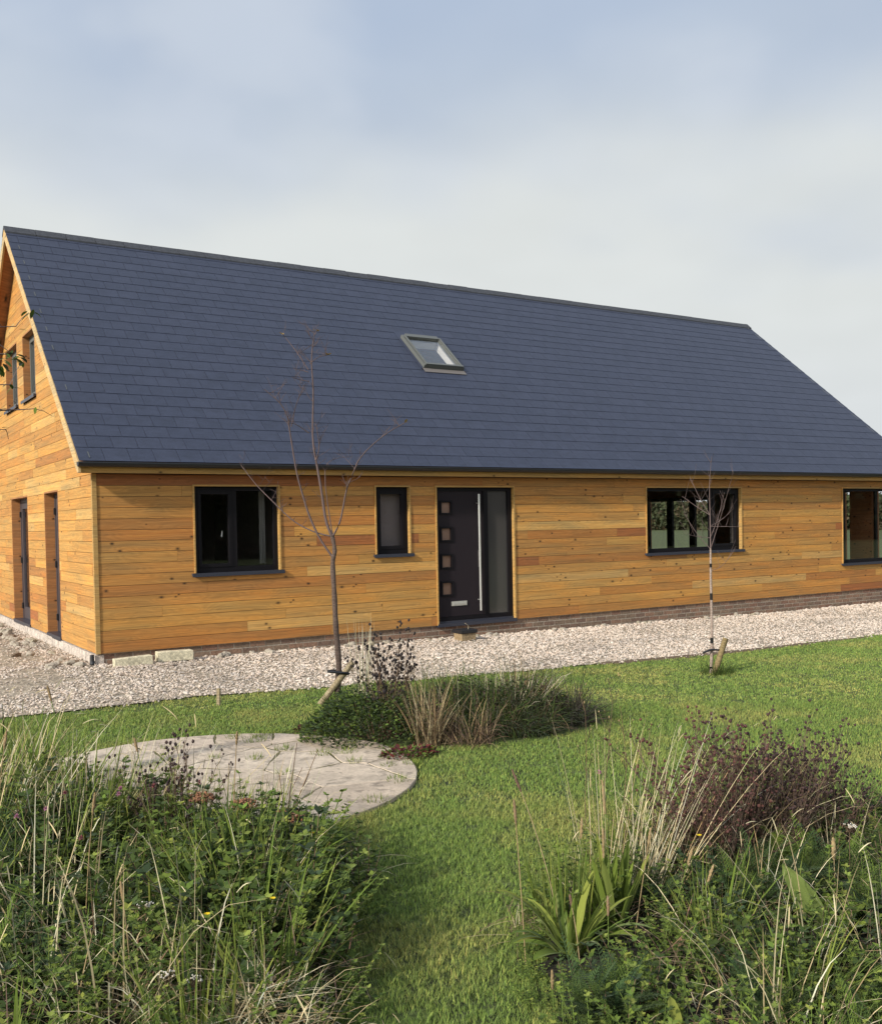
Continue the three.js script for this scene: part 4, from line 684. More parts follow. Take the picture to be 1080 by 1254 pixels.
  for (const k of [6, 12, 19, 25]) mesh('bark_band', new MB().tube([wt[k], wt[k + 1]], lerp(0.0225, 0.0125, k / 30), lerp(0.0225, 0.0125, k / 30), 8).geo(), M.black, w);
  const tw = (pts, r0, bend, n) => { const m = new MB(), q = branch(m, pts, r0, 0.0015, bend, 5); for (let k = 0; k < n; k++) { const p = q[Math.floor(q.length * R(0.15, 0.98))], d = V(R(-0.6, 0.6), R(0.3, 1), R(-0.6, 0.6)).normalize(), l = R(0.08, 0.26); m.tube([p.clone(), p.clone().addScaledVector(d, l * 0.5), p.clone().addScaledVector(d, l).add(V(R(-0.02, 0.02), R(0, 0.03), R(-0.02, 0.02)))], 0.0018, 0.001, 3); } mesh('branch', m.geo(), M.birchTwig, w); };
  tw([[5.739, 1.2, 4.81], [5.742, 1.545, 4.804], [5.744, 1.949, 4.795], [5.766, 2.263, 4.801]], 0.008, 0.05, 12);
  const tips = [[5.49, 1.62, 4.678], [5.90, 1.85, 4.88], [5.99, 1.66, 4.928], [5.57, 2.03, 4.71], [5.93, 2.06, 4.895], [5.45, 1.38, 4.65], [6.06, 1.45, 4.985], [5.52, 1.82, 4.682]];
  tips.forEach(([x, y, z], k) => { const sy = 1.2 + (k % 4) * 0.13; tw([[5.741, sy, 4.807], [lerp(5.741, x, 0.55), lerp(sy, y, 0.45), lerp(4.807, z, 0.55)], [x, y, z]], 0.0045, R(-0.3, 0.3), 6); });
  tw([[5.733, 0.95, 4.813], [5.82, 1.0, 4.88], [5.95, 1.2, 4.95]], 0.003, 0.1, 4);
  const s2 = tag(group('tree_stake'), 'short leaning stake with black strap holding the birch whip', 'stake'); mesh('post', new MB().tube([V(5.685, -0.27, 4.87), V(5.835, 0.18, 4.93)], 0.034, 0.032, 10).geo(), mat(0.25, 0.195, 0.10, 0.9, { map: T.bark }), s2);
  mesh('strap', new MB().tube([V(5.60, 0.02, 4.80), V(5.68, 0.055, 4.86), V(5.78, 0.045, 4.90), V(5.83, 0.02, 4.92)], 0.013, 0.011, 6).geo(), M.black, s2);
  const pg = mesh('timber_peg', new MB().tube([V(0.387, -0.24, 3.33), V(0.39, -0.03, 3.335)], 0.022, 0.021, 4).geo(true), M.stake); tag(pg, 'short square wooden peg driven in at the edge of the gravel', 'peg');
}
// ------------------------------------------------------------------ planting beside the terrace
function plant(name, label, cat, x, z, turn = 0, grp) { const g = tag(group(name), label, cat, grp); g.position.copy(at(x, z)); g.rotation.y = turn; return g; }
{
  seed(17);
  const dome = (n, rx, rz, h, leaf, cols) => { // dense leafy dome
    const b = new MB(); for (let k = 0; k < n; k++) { const a = R(0, 6.28), r = Math.sqrt(rnd()), rr = Math.pow(rnd(), 0.35), y = h * rr * Math.sqrt(Math.max(0.02, 1 - r * r)) * (0.82 + 0.4 * PN.noise(Math.cos(a) * r * 3, 5, Math.sin(a) * r * 3)); const p = V(Math.cos(a) * r * rx, Math.max(0.0, y), Math.sin(a) * r * rz); b.blade(p, V(Math.cos(a) + R(-0.7, 0.7), R(-0.2, 1.1), Math.sin(a) + R(-0.7, 0.7)), leaf * R(0.7, 1.4), leaf * 0.34, 0.6, 2, jit(pick(cols), 0.3), (t) => [0.2, 1, 0.05][Math.round(t * 2)], 0, R(-0.9, 0.9)); } return b.geo(); };
  const stems = (n, rx, rz, h) => { const b = new MB(); for (let k = 0; k < n; k++) { const a = R(0, 6.28), r = Math.sqrt(rnd()); b.tube([V(Math.cos(a) * r * rx * 0.3, -0.03, Math.sin(a) * r * rz * 0.3), V(Math.cos(a) * r * rx * 0.7, h * 0.5, Math.sin(a) * r * rz * 0.7), V(Math.cos(a) * r * rx, h * Math.sqrt(1 - r * r * 0.9), Math.sin(a) * r * rz)], 0.005, 0.002, 4, jit(G.brown), false); } return b.geo(); };
  let g = plant('leafy_shrub', 'low dark green shrub with small leaves spreading next to the terrace', 'shrub', 0.92, 5.62, -0.37);
  mesh('stems', stems(30, 0.55, 0.42, 0.3), M.dryVC, g); mesh('foliage', dome(5200, 0.62, 0.48, 0.42, 0.034, [G.deep, G.deep, G.mid, [0.045, 0.07, 0.028]]), M.leafVC, g);
  g = plant('leafy_shrub', 'dark leafy shrub behind the seed head stalks', 'shrub', 1.02, 5.25, 0.4); mesh('foliage', dome(2600, 0.5, 0.34, 0.48, 0.028, [G.deep, G.mid, [0.045, 0.07, 0.028]]), M.leafVC, g);
  g = plant('seed_head_plant', 'dead branching plant with round black seed heads above the leafy shrub', 'plant', 1.06, 5.62); { const [s, h] = seedheads(30, 0.36, 0.5, 0.86, 0.0115, [0.022, 0.016, 0.016], G.brown, 4); mesh('stems', s, M.dryVC, g); mesh('seed_heads', h, M.dryVC, g).userData.kind = 'stuff'; }
  g = plant('grass_tussock', 'upright tussock of thin tan dead stalks in front of the seed heads', 'grass', 1.10, 6.12); mesh('blades', grassGeo(240, 0.10, 0.2, 0.68, 0.0022, 0.6, 1.4, [G.tan, G.brown, G.straw, G.brown, [0.20, 0.13, 0.07]], { messy: 2.4 }), M.dryVC, g);
  g = plant('grass_tussock', 'low brown collapsed tussock at the foot of the tan stalks', 'grass', 1.42, 6.22); mesh('blades', grassGeo(300, 0.2, 0.2, 0.5, 0.0024, 1.7, 2.4, [G.brown, G.brown, G.tan, [0.10, 0.065, 0.045]], { messy: 2.4 }), M.dryVC, g);
  g = plant('grass_tussock', 'wide dark green tussock of arching blades in the middle of the bed', 'grass', 1.85, 5.78); mesh('blades', grassGeo(1900, 0.40, 0.18, 0.66, 0.003, 1.9, 2.6, [[0.05, 0.075, 0.02], G.deep, G.mid, [0.05, 0.07, 0.03], G.deep], { messy: 2.4 }), M.leafVC, g); mesh('dry_blades', grassGeo(60, 0.38, 0.3, 0.62, 0.0026, 0.8, 1.5, [G.straw, G.pale]), M.dryVC, g);
  g = plant('grass_tussock', 'green tussock behind the wide dark tussock', 'grass', 1.75, 5.35); mesh('blades', grassGeo(1100, 0.30, 0.2, 0.66, 0.003, 1.9, 2.4, [G.deep, G.mid, [0.06, 0.10, 0.03]], { messy: 2.4 }), M.leafVC, g);
  g = plant('grass_tussock', 'brownish tussock with bleached drooping tips near the end of the bed', 'grass', 2.28, 5.72); mesh('blades', grassGeo(1000, 0.24, 0.2, 0.74, 0.0028, 1.8, 2.6, [G.brown, [0.09, 0.075, 0.045], G.deep, G.tan], { messy: 2.4 }), M.leafVC, g); mesh('dry_blades', grassGeo(110, 0.25, 0.4, 0.66, 0.0026, 0.8, 1.6, [G.pale, [0.42, 0.34, 0.28]]), M.dryVC, g);
  g = plant('grass_tussock', 'dark purplish green tussock closing the end of the bed', 'grass', 2.58, 6.02); mesh('blades', grassGeo(1100, 0.22, 0.14, 0.54, 0.0028, 2.0, 2.4, [[0.06, 0.06, 0.04], G.deep, [0.075, 0.05, 0.05]], { messy: 2.4 }), M.leafVC, g);
  g = plant('grass_tussock', 'dark low tussock between the wide tussock and the lawn', 'grass', 2.05, 6.12); mesh('blades', grassGeo(900, 0.26, 0.16, 0.44, 0.0028, 1.8, 2.2, [G.deep, [0.05, 0.07, 0.035], G.brown], { messy: 2.4 }), M.leafVC, g);
  g = plant('leafy_shrub', 'dark twiggy mound under the arching tussocks of the bed', 'shrub', 1.95, 5.75, -0.37); mesh('stems', stems(40, 0.7, 0.4, 0.36), M.dryVC, g); mesh('foliage', dome(4200, 0.78, 0.42, 0.46, 0.03, [[0.05, 0.07, 0.022], [0.045, 0.055, 0.025], [0.075, 0.055, 0.035], G.deep]), M.leafVC, g);
  g = plant('grass_tuft', 'dark unmown grass tuft around the foot of the birch whip', 'grass', 5.72, 4.88); mesh('blades', grassGeo(260, 0.17, 0.08, 0.2, 0.003, 0.9, 1.3, [G.deep, G.mid]), M.leafVC, g);
  g = plant('grass_tuft', 'unmown grass around the foot of the bare sapling', 'grass', 1.38, 4.0); mesh('blades', grassGeo(220, 0.16, 0.06, 0.17, 0.003, 0.9, 1.3, [G.deep, G.mid]), M.leafVC, g);
  g = plant('dry_stalks', 'tall thin bleached grass stalks right beside the bare sapling', 'grass', 1.62, 4.05); mesh('blades', grassGeo(46, 0.09, 0.45, 0.95, 0.0032, 0.10, 0.15, [G.pale, G.straw]), M.dryVC, g);
  g = plant('leafy_shrub', 'small leafy plant with reddish leaves at the rim of the terrace', 'plant', 0.78, 6.35); mesh('foliage', dome(340, 0.22, 0.14, 0.08, 0.035, [G.wine, G.mid, [0.15, 0.035, 0.03]]), M.leafVC, g);
  g = plant('leafy_shrub', 'tiny red leaved plant between terrace and shrub', 'plant', 0.55, 5.08); mesh('foliage', dome(160, 0.13, 0.1, 0.07, 0.03, [[0.2, 0.03, 0.03], G.wine, G.mid]), M.leafVC, g);
  const moss = (x, z, r, n) => { const q = tag(group('moss_tuft'), 'small green weed tuft growing in the joints of the terrace', 'weed', 'weeds in the terrace joints'); q.position.set(x, -0.172, z); mesh('blades', grassGeo(n, r, 0.02, 0.07, 0.0022, 1.0, 0.8, [G.mid, G.fresh, G.lime], { seg: 3 }), M.leafVC, q); };
  for (const [x, z, r, n] of [[0.16, 5.0, 0.10, 90], [-0.05, 4.95, 0.07, 60], [0.42, 5.45, 0.12, 120], [0.28, 5.92, 0.09, 110], [0.05, 5.15, 0.12, 120], [0.1, 5.6, 0.07, 80], [0.45, 6.0, 0.07, 80], [-0.2, 5.75, 0.06, 70], [0.72, 6.3, 0.08, 90], [0.68, 6.6, 0.07, 80], [0.35, 6.95, 0.08, 90], [0.0, 7.3, 0.08, 90], [0.6, 5.75, 0.08, 90], [-0.6, 5.0, 0.08, 70], [-0.2, 6.3, 0.06, 50], [0.35, 6.3, 0.06, 50], [-0.45, 5.55, 0.04, 40], [-0.9, 5.5, 0.05, 40], [0.5, 6.55, 0.05, 40]]) moss(x, z, r, n);
}

// ------------------------------------------------------------------ wild beds
{
  seed(2024);
  // --- prototypes (placed as the first of each kind, then copied)
  const kinds = {};
  const add = (key, build, label, cat, grp) => { kinds[key] = { list: [], next: 0, build, label, cat, grp }; };
  const put = (key, x, z, turn = R(0, 6.28), sc = R(0.85, 1.15)) => {
    const k = kinds[key], V3 = 3; let o;
    if (k.list.length < V3) { o = group(k.build.nm); k.build(o, k.list.length); k.list.push(o); o.position.copy(at(x, z)); o.rotation.y = turn; o.scale.setScalar(sc); }
    else o = dup(k.list[k.next++ % V3], at(x, z), turn, sc);
    const L = x < -0.62 || z < 8 || (x < -0.8 && z < 10.3), where = L ? 'the bed by the terrace' : 'the bed on the lawn';
    return tag(o, k.label.replace(/(the wild bed|BED)$/, where), k.cat, k.grp.replace('the wild beds', where));
  };
  const B = (nm, fn) => { fn.nm = nm; return fn; };
  add('green', B('grass_clump', (o) => { mesh('blades', grassGeo(100, 0.1, 0.16, 0.46, 0.0036, 0.7, 1.2, [G.mid, G.fresh, G.deep, G.lime]), M.leafVC, o); mesh('dry_blades', grassGeo(9, 0.09, 0.25, 0.5, 0.002, 1.0, 2.2, [G.straw, G.pale]), M.dryVC, o); }), 'green wild grass clump with a few bleached blades in BED', 'grass', 'green grass clumps of the wild beds');
  add('bleached', B('grass_clump', (o) => { mesh('blades', grassGeo(22, 0.08, 0.25, 0.6, 0.0022, 1.0, 2.2, [G.pale, G.straw, G.straw, G.tan], { head: 0.25 }), M.dryVC, o); }), 'clump of bleached arching grass stalks in BED', 'grass', 'bleached grass clumps of the wild beds');
  add('herb', B('trefoil_plant', (o) => { const [s, l] = herbGeo(26, 0.18, 0.10, 0.32, 0.0175, [G.mid, G.fresh, G.deep, G.mid, G.lime], { per: 5, wide: 0.36 }); mesh('stems', s, M.dryVC, o); mesh('leaves', l, M.leafVC, o); }), 'low leafy plant with tiny clustered green leaflets in BED', 'plant', 'small leaved plants of the wild beds');
  add('darkherb', B('ground_cover_plant', (o) => { const [s, l] = herbGeo(30, 0.22, 0.08, 0.30, 0.029, [G.deep, G.deep, [0.045, 0.07, 0.03], G.mid], { per: 4, wide: 0.3, stemC: G.brown }); mesh('stems', s, M.dryVC, o); mesh('leaves', l, M.leafVC, o); }), 'dark leafy undergrowth plant in BED', 'plant', 'dark undergrowth plants of the wild beds');
  add('fern', B('yarrow_plant', (o) => { mesh('fronds', fernGeo(20, 0.14, 0.32, [G.mid, G.deep, [0.065, 0.115, 0.04]]), M.leafVC, o); }), 'feathery leaved yarrow plant in BED', 'plant', 'feathery plants of the wild beds');
  add('litter', B('straw_tangle', (o) => { const b = new MB(); for (let k = 0; k < 110; k++) { const a = R(0, 6.28), r = 0.22 * Math.sqrt(rnd()); b.blade(V(Math.cos(a) * r, R(0.0, 0.1), Math.sin(a) * r), V(R(-1, 1), R(-0.1, 0.55), R(-1, 1)), R(0.1, 0.32), 0.0022, R(0.2, 1.2), 4, jit(pick([G.tan, G.straw, G.brown, [0.17, 0.10, 0.07]]), 0.3)); } mesh('stalks', b.geo(), M.dryVC, o); }), 'tangle of dead stalks on the floor of the wild bed', 'straw', 'dead stalk tangles of the wild beds');
  add('leafy', B('broad_leaf_plant', (o) => { const n = 6; for (let k = 0; k < n; k++) { const a = k / n * 6.28 + R(-0.4, 0.4), m = mesh('leaf', leafGeo(R(0.14, 0.26), R(0.016, 0.03), V(Math.cos(a) * R(0.35, 1.0), 1, Math.sin(a) * R(0.35, 1)), R(0.4, 1.4), jit(pick([G.mid, G.fresh, G.lime]), 0.2)), M.leafVC, o); m.position.set(Math.cos(a) * 0.01, 0, Math.sin(a) * 0.01); } }), 'rosette of broad lance shaped leaves in BED', 'plant', 'broad leaved rosettes of the wild beds');
  add('longgrass', B('grass_clump', (o) => { mesh('blades', grassGeo(26, 0.07, 0.18, 0.42, 0.0055, 0.9, 1.9, [G.fresh, G.lime, G.mid], { seg: 6 }), M.leafVC, o); }), 'clump of broad bright green grass blades in BED', 'grass', 'broad bladed grass clumps of the wild beds');
  // soil of the beds
  for (const [P, lbl] of [[BEDL, 'dark soil with dead matter under the wild bed by the terrace'], [BEDR, 'dark soil with dead matter under the wild bed on the lawn']]) {
    const b = new MB(); const st = 0.09; const id = new Map(); const vid = (i, j) => { const k = i + ',' + j; if (!id.has(k)) { const x = i * st, z = j * st; id.set(k, b.v(x, lawnY(x, z) + 0.004 + 0.02 * (0.5 + fbm3(x * 5, 3, z * 5, 3)), z, x, z)); } return id.get(k); };
    for (let i = -52; i < 31; i++) for (let j = 64; j < 128; j++) if (inside(P, (i + 0.5) * st, (j + 0.5) * st) && edgeD(P, (i + 0.5) * st, (j + 0.5) * st) > 0.13) b.quad(vid(i, j), vid(i, j + 1), vid(i + 1, j + 1), vid(i + 1, j));
    struct(mesh('bed_soil', b.geo(), mat(0.034, 0.030, 0.018, 0.98, { map: rep(T.turf, 1.5, 1.5) })), lbl);
  }
  const cx = camera.position.x, cz = camera.position.z;
  const vis = (x, z, m = 0.25) => { const dx = x - cx, dz = z - cz, d = dx * 0.534 - dz * 0.845, l = dx * 0.845 + dz * 0.534; return d > 2.35 && Math.abs(l) < d * 0.455 + m; };
  const edgeDist = (P, x, z) => { let m = 9; for (let i = 0, j = P.length - 1; i < P.length; j = i++) { const [ax, az] = P[j], [bx, bz] = P[i], t = Math.max(0, Math.min(1, ((x - ax) * (bx - ax) + (z - az) * (bz - az)) / ((bx - ax) ** 2 + (bz - az) ** 2))); m = Math.min(m, Math.hypot(x - ax - t * (bx - ax), z - az - t * (bz - az))); } return m; };
  // --- fill both beds
  const fill = (P, step, mix) => { for (let x = -4.2; x < 2.7; x += step) for (let z = 6.0; z < 11.2; z += step) { const px = x + R(-0.5, 0.5) * step, pz = z + R(-0.5, 0.5) * step; if (!inside(P, px, pz) || !vis(px, pz)) continue; const e = edgeDist(P, px, pz); if (e < 0.06 || Math.hypot(px + 0.42, pz - 9.85) < 0.36 || Math.hypot(px - 0.5, pz - 10.22) < 0.14) continue; const key = mix(px, pz, e); if (key) put(key, px, pz, R(0, 6.28), R(0.8, 1.15) * (e < 0.18 ? 0.8 : 1) * (P === BEDL && pz < 9.4 ? 1.25 : 1)); } };
  const choose = (o) => { let t = 0; for (const k in o) t += o[k]; let r = rnd() * t; for (const k in o) { r -= o[k]; if (r < 0) return k; } };
  fill(BEDL, 0.165, (x, z) => { const bot = z > 9.1; return choose({ green: 1.0, longgrass: 0.9, bleached: 1.7, herb: x > -1.7 ? 4.5 : 2.6, darkherb: 3.4, fern: x < -1.5 ? 3 : 0.8, litter: bot ? 3.5 : 0.8, leafy: 2.6 }); });
  fill(BEDR, 0.165, (x, z) => choose({ green: 0.7, longgrass: 0.2, bleached: 0.9, herb: 4.0, darkherb: 2.0, fern: 4.0, litter: 2.6, leafy: 0.8 }));

  // taller back rank that hides the near rim of the terrace, and a thick rank along the lawn
  for (const [key, x, z, s] of [['herb', -2.3, 6.95, 2.0], ['leafy', -2.1, 7.2, 1.7], ['darkherb', -1.95, 7.3, 2.1], ['leafy', -1.75, 7.4, 1.7], ['herb', -1.62, 7.45, 1.8], ['green', -1.72, 7.5, 1.5], ['herb', -2.0, 7.2, 1.9], ['darkherb', -1.45, 7.52, 1.7], ['herb', -1.3, 7.58, 1.5], ['bleached', -1.85, 7.4, 1.5], ['bleached', -1.15, 7.65, 1.2], ['herb', -1.35, 7.6, 1.4], ['green', -1.0, 7.72, 1.0], ['darkherb', -0.85, 7.8, 1.2], ['darkherb', -2.45, 6.95, 1.7], ['herb', -2.35, 7.1, 1.9], ['darkherb', -2.15, 7.3, 1.8], ['leafy', -2.0, 7.45, 1.6], ['herb', -1.85, 7.5, 1.5], ['darkherb', -1.7, 7.55, 1.6], ['green', -1.55, 7.6, 1.3], ['herb', -1.4, 7.62, 1.35], ['bleached', -1.3, 7.6, 1.1], ['herb', -1.2, 7.75, 1.2], ['darkherb', -1.05, 7.8, 1.1], ['bleached', -0.9, 7.85, 0.9], ['darkherb', -2.5, 7.4, 1.9], ['bleached', -2.3, 7.2, 1.4], ['fern', -2.2, 7.75, 1.5], ['fern', -2.35, 8.0, 1.4], ['darkherb', -1.15, 8.1, 1.4], ['herb', -1.12, 8.3, 1.5], ['darkherb', -1.25, 8.5, 1.6], ['herb', -1.3, 8.7, 1.6], ['darkherb', -1.42, 8.95, 1.6], ['herb', -1.5, 9.1, 1.6], ['bleached', -1.1, 8.6, 0.9], ['darkherb', -1.62, 9.3, 1.4], ['herb', -1.3, 8.4, 1.9], ['darkherb', -1.4, 8.7, 1.9], ['green', -1.5, 8.9, 1.5], ['herb', -1.6, 9.1, 1.7]]) put(key, x, z, R(0, 6.28), s);
  for (const [key, x, z, s] of [['green', -1.75, 5.5, 1.3], ['bleached', -1.7, 5.8, 1.3], ['darkherb', -1.75, 6.1, 1.3], ['green', -1.7, 6.4, 1.4], ['herb', -1.7, 6.7, 1.5], ['bleached', -1.62, 6.9, 1.4], ['darkherb', -1.6, 7.1, 1.6], ['longgrass', -1.9, 5.6, 1.3], ['longgrass', -1.85, 6.3, 1.4], ['green', -2.0, 5.9, 1.5], ['bleached', -1.95, 6.2, 1.5], ['leafy', -1.65, 6.55, 1.3]]) put(key, x, z, R(0, 6.28), s);
  // --- tall things that stand out
  let g;
  g = plant('grass_clump', 'tall straw coloured grass clump leaning over the rim of the terrace', 'grass', -2.25, 7.35); mesh('blades', grassGeo(110, 0.2, 0.5, 1.0, 0.0026, 0.4, 1.2, [G.straw, G.pale, G.tan, G.lime], { dir: [0.42, -0.12], head: 0.3 }), M.dryVC, g);
  g = plant('grass_clump', 'tall pale green and straw grass clump standing before the terrace', 'grass', -1.75, 7.42); mesh('blades', grassGeo(55, 0.14, 0.45, 0.95, 0.0028, 0.4, 1.2, [G.lime, G.straw, G.pale, G.fresh], { dir: [0.2, -0.05] }), M.leafVC, g);
  g = plant('grass_clump', 'fan of pale arching grass beside the black seed heads', 'grass', -1.45, 7.5); mesh('blades', grassGeo(45, 0.1, 0.4, 0.8, 0.0024, 0.5, 1.9, [G.pale, G.straw, G.lime], { dir: [0.12, 0] }), M.dryVC, g);
  g = plant('seed_head_plant', 'dead stalks with small black seed heads against the terrace', 'plant', -1.42, 7.72); { const [s, h] = seedheads(26, 0.5, 0.3, 0.62, 0.0075, G.dark, G.brown, 3, 1.2); mesh('stems', s, M.dryVC, g); mesh('seed_heads', h, M.dryVC, g).userData.kind = 'stuff'; }
  g = plant('grass_clump', 'loose clump of fine straw stalks at the edge of the terrace', 'grass', -0.95, 7.78); mesh('blades', grassGeo(80, 0.17, 0.3, 0.6, 0.0024, 0.5, 1.1, [G.straw, G.tan, G.lime, G.pale]), M.dryVC, g);
  g = plant('twiggy_plant', 'bare twiggy stalk at the corner of the wild bed next to the lawn', 'plant', -0.80, 7.72); { const b = new MB(); for (const [dx, dz, h] of [[0.05, 0, 0.55], [0.12, 0.02, 0.5], [-0.03, 0.03, 0.4]]) b.tube([V(0, 0, 0), V(dx * 0.6, h * 0.5, dz), V(dx * 1.6, h, dz * 1.5)], 0.004, 0.002, 4, jit(G.brown), false).tube([V(dx * 0.6, h * 0.5, dz), V(dx * 0.6 + 0.07, h * 0.75, 0.02)], 0.002, 0.0015, 4, jit(G.brown), false); mesh('stems', b.geo(), M.dryVC, g); }
  const rustHead = (x, z, h, r, label) => { const q = plant('flat_head_plant', label, 'plant', x, z); const s = new MB(), hd = new MB(); s.tube([V(0, -0.02, 0), V(0.01, h * 0.6, 0), V(0.02, h, 0.01)], 0.0035, 0.0025, 5, jit(G.brown), false); for (let k = 0; k < 90; k++) { const a = R(0, 6.28), rr = r * Math.sqrt(rnd()), y = h + 0.03 + R(-0.01, 0.012) - rr * rr * 4; hd.ball(0.02 + Math.cos(a) * rr, y, 0.01 + Math.sin(a) * rr, R(0.005, 0.008), R(0.005, 0.008), jit(G.rust, 0.35), 0.3, 5, 3); if (k < 26) s.tube([V(0.018, h - 0.02, 0.01), V(0.02 + Math.cos(a) * rr, y, 0.01 + Math.sin(a) * rr)], 0.0013, 0.001, 3, jit(G.brown), false); } mesh('stems', s.geo(), M.dryVC, q); mesh('flower_head', hd.geo(), M.dryVC, q); };
  rustHead(-1.16, 8.0, 0.33, 0.062, 'rust brown flat seed cluster on a short stalk among straw'); rustHead(-1.35, 7.9, 0.37, 0.06, 'rust brown flat seed cluster behind the larger rusty cluster'); rustHead(-0.98, 8.12, 0.27, 0.085, 'wide dull wine brown seed cluster at the edge of the lawn');
  // seed spikes of ribwort
  const spikeSpots = [[-2.05, 8.55, 0.58, 0.095, [0.02, 0]], [-1.62, 8.1, 0.70, 0.07, [0, 0]], [-1.2, 7.95, 0.66, 0.075, [0.06, 0]], [-2.02, 9.15, 0.40, 0.075, [0, 0]], [-2.3, 8.0, 0.78, 0.08, [-0.05, 0]], [-1.9, 7.7, 0.92, 0.08, [0.02, 0]]];
  for (const [x, z, h, hl, [lx, lz]] of spikeSpots) { const q = plant('seed_spike', 'tan ribwort seed spike rising over the wild bed by the terrace', 'plant', x, z, 0, 'seed spikes of the bed by the terrace'); spike(q, V(0, 0, 0), V(lx, 1, lz), h, hl, [0.22, 0.15, 0.075], 0.0064); }
  // clover and yellow flowers
  const clover = (x, z, h, pink) => { const q = plant('clover_flower', pink ? 'pink clover flower head on a thin stalk in the wild bed' : 'dull red fading clover head on a thin stalk in the wild bed', 'flower', x, z, R(0, 6), pink ? 'pink clover flowers' : 'fading clover flowers'); mesh('stalk', new MB().tube([V(0, -0.02, 0), V(0.01, h * 0.5, 0), V(0.03, h, 0.01)], 0.002, 0.0017, 4, jit(G.mid), false).geo(), M.dryVC, q); const b = new MB(); for (let k = 0; k < 60; k++) { const u = R(-0.7, 1), a = R(0, 6.28), r = Math.sqrt(1 - u * u); b.blade(V(0.03, h + 0.004, 0.01), V(Math.cos(a) * r, u, Math.sin(a) * r), R(0.012, 0.017), 0.0022, 0, 2, jit(pink ? [0.46, 0.20, 0.30] : [0.26, 0.08, 0.09], 0.3)); } mesh('flower_head', b.geo(), M.leafVC, q); };
  for (const [x, z, h, p] of [[-2.26, 8.15, 0.5, 1], [-2.1, 8.05, 0.5, 1], [-1.78, 7.95, 0.48, 1], [-1.75, 7.9, 0.5, 1], [-1.6, 7.95, 0.5, 0], [-1.98, 7.9, 0.52, 0], [-1.3, 7.85, 0.44, 0], [-1.55, 8.15, 0.36, 0], [-2.0, 8.25, 0.4, 0], [0.0, 9.45, 0.62, 1]]) clover(x, z, h, p);
  const yellow = (x, z, h) => { const q = plant('yellow_flower', 'small bright yellow trefoil flower on a leafy stem', 'flower', x, z, R(0, 6), 'yellow trefoil flowers'); const [s, l] = herbGeo(2, 0.02, h * 0.95, h, 0.014, [G.fresh, G.mid], { per: 5, wide: 0.36 }); mesh('stems', s, M.dryVC, q); mesh('leaves', l, M.leafVC, q); const b = new MB(); for (let k = 0; k < 5; k++) { const a = k * 1.26; for (const t of [-0.3, 0.3]) b.blade(V(0, h + 0.01, 0), V(Math.cos(a + t), 0.5, Math.sin(a + t)), 0.014, 0.0055, 0.3, 3, jit([0.75, 0.55, 0.02], 0.12), (u) => Math.sin(Math.PI * (0.15 + u * 0.8))); } mesh('petals', b.geo(), M.leafVC, q); };
  for (const [x, z, h] of [[-1.02, 8.55, 0.3], [-1.55, 9.35, 0.36], [-1.75, 9.2, 0.3], [0.26, 9.75, 0.36], [-0.95, 8.5, 0.27]]) yellow(x, z, h);
  const umbel = (x, z, h) => { const q = plant('yarrow_flower', 'small faded white yarrow flower cluster low in the wild bed', 'flower', x, z, R(0, 6), 'faded yarrow flowers'); const s = new MB(), b = new MB(); s.tube([V(0, 0, 0), V(0, h, 0)], 0.002, 0.0018, 4, jit(G.brown), false); for (let k = 0; k < 26; k++) { const a = R(0, 6.28), r = 0.03 * Math.sqrt(rnd()); s.tube([V(0, h - 0.03, 0), V(Math.cos(a) * r, h, Math.sin(a) * r)], 0.0008, 0.0008, 3, jit(G.brown), false); b.ball(Math.cos(a) * r, h + R(0, 0.006), Math.sin(a) * r, 0.0035, 0.003, jit([0.5, 0.46, 0.40], 0.2), 0.2, 5, 3); } mesh('stems', s.geo(), M.dryVC, q); mesh('flower_head', b.geo(), M.dryVC, q); };
  umbel(-1.95, 9.1, 0.36); umbel(-1.98, 9.45, 0.24); umbel(-1.9, 9.5, 0.22); umbel(0.95, 10.0, 0.35);
  // straw mound at the corner of the bed
  g = plant('straw_mound', 'mound of pale broken straw lying at the edge of the wild bed', 'straw', -1.70, 9.66); { const b = new MB(); for (let k = 0; k < 420; k++) { const a = R(0, 6.28), r = Math.sqrt(rnd()); b.blade(V(Math.cos(a) * r * 0.2, 0.24 * (1 - r * r) * R(0.4, 1), Math.sin(a) * r * 0.2), V(R(-1, 1), R(-0.25, 0.45), R(-1, 1)), R(0.08, 0.26), 0.0026, R(0, 0.9), 3, jit(pick([G.straw, G.pale, G.tan, [0.34, 0.25, 0.15]]), 0.25)); } mesh('stalks', b.geo(), M.dryVC, g); }
  for (const [x, z, s] of [[-0.66, 9.95, 0.45], [-0.42, 10.02, 0.45], [-0.72, 10.15, 0.5], [-0.3, 9.95, 0.5], [-0.52, 10.15, 0.55], [-0.25, 10.1, 0.6], [-0.1, 9.85, 0.6], [-0.6, 10.05, 0.45], [-0.7, 9.75, 0.4], [-0.78, 9.95, 0.45], [-0.85, 10.2, 0.5], [-0.55, 9.6, 0.4], [-0.45, 9.5, 0.45], [-0.3, 9.4, 0.5]]) put('herb', x, z, R(0, 6), s);
  // --- bed on the lawn
  g = plant('plantain_plant', 'large plantain with long ribbed leaves at the lawn side of the wild bed', 'plant', -0.44, 9.72);
  for (let k = 0; k < 34; k++) { const a = R(0, 6.28), m = mesh('leaf', leafGeo(R(0.18, 0.40), R(0.010, 0.021), V(Math.cos(a) * R(0.15, 1.1), 1, Math.sin(a) * R(0.15, 1.1)), R(0.3, 1.7), jit(pick([G.fresh, G.mid, G.lime, [0.20, 0.25, 0.085]]), 0.25), R(0, 0.5)), M.leafVC, g); m.position.set(Math.cos(a) * 0.03, 0, Math.sin(a) * 0.03); }
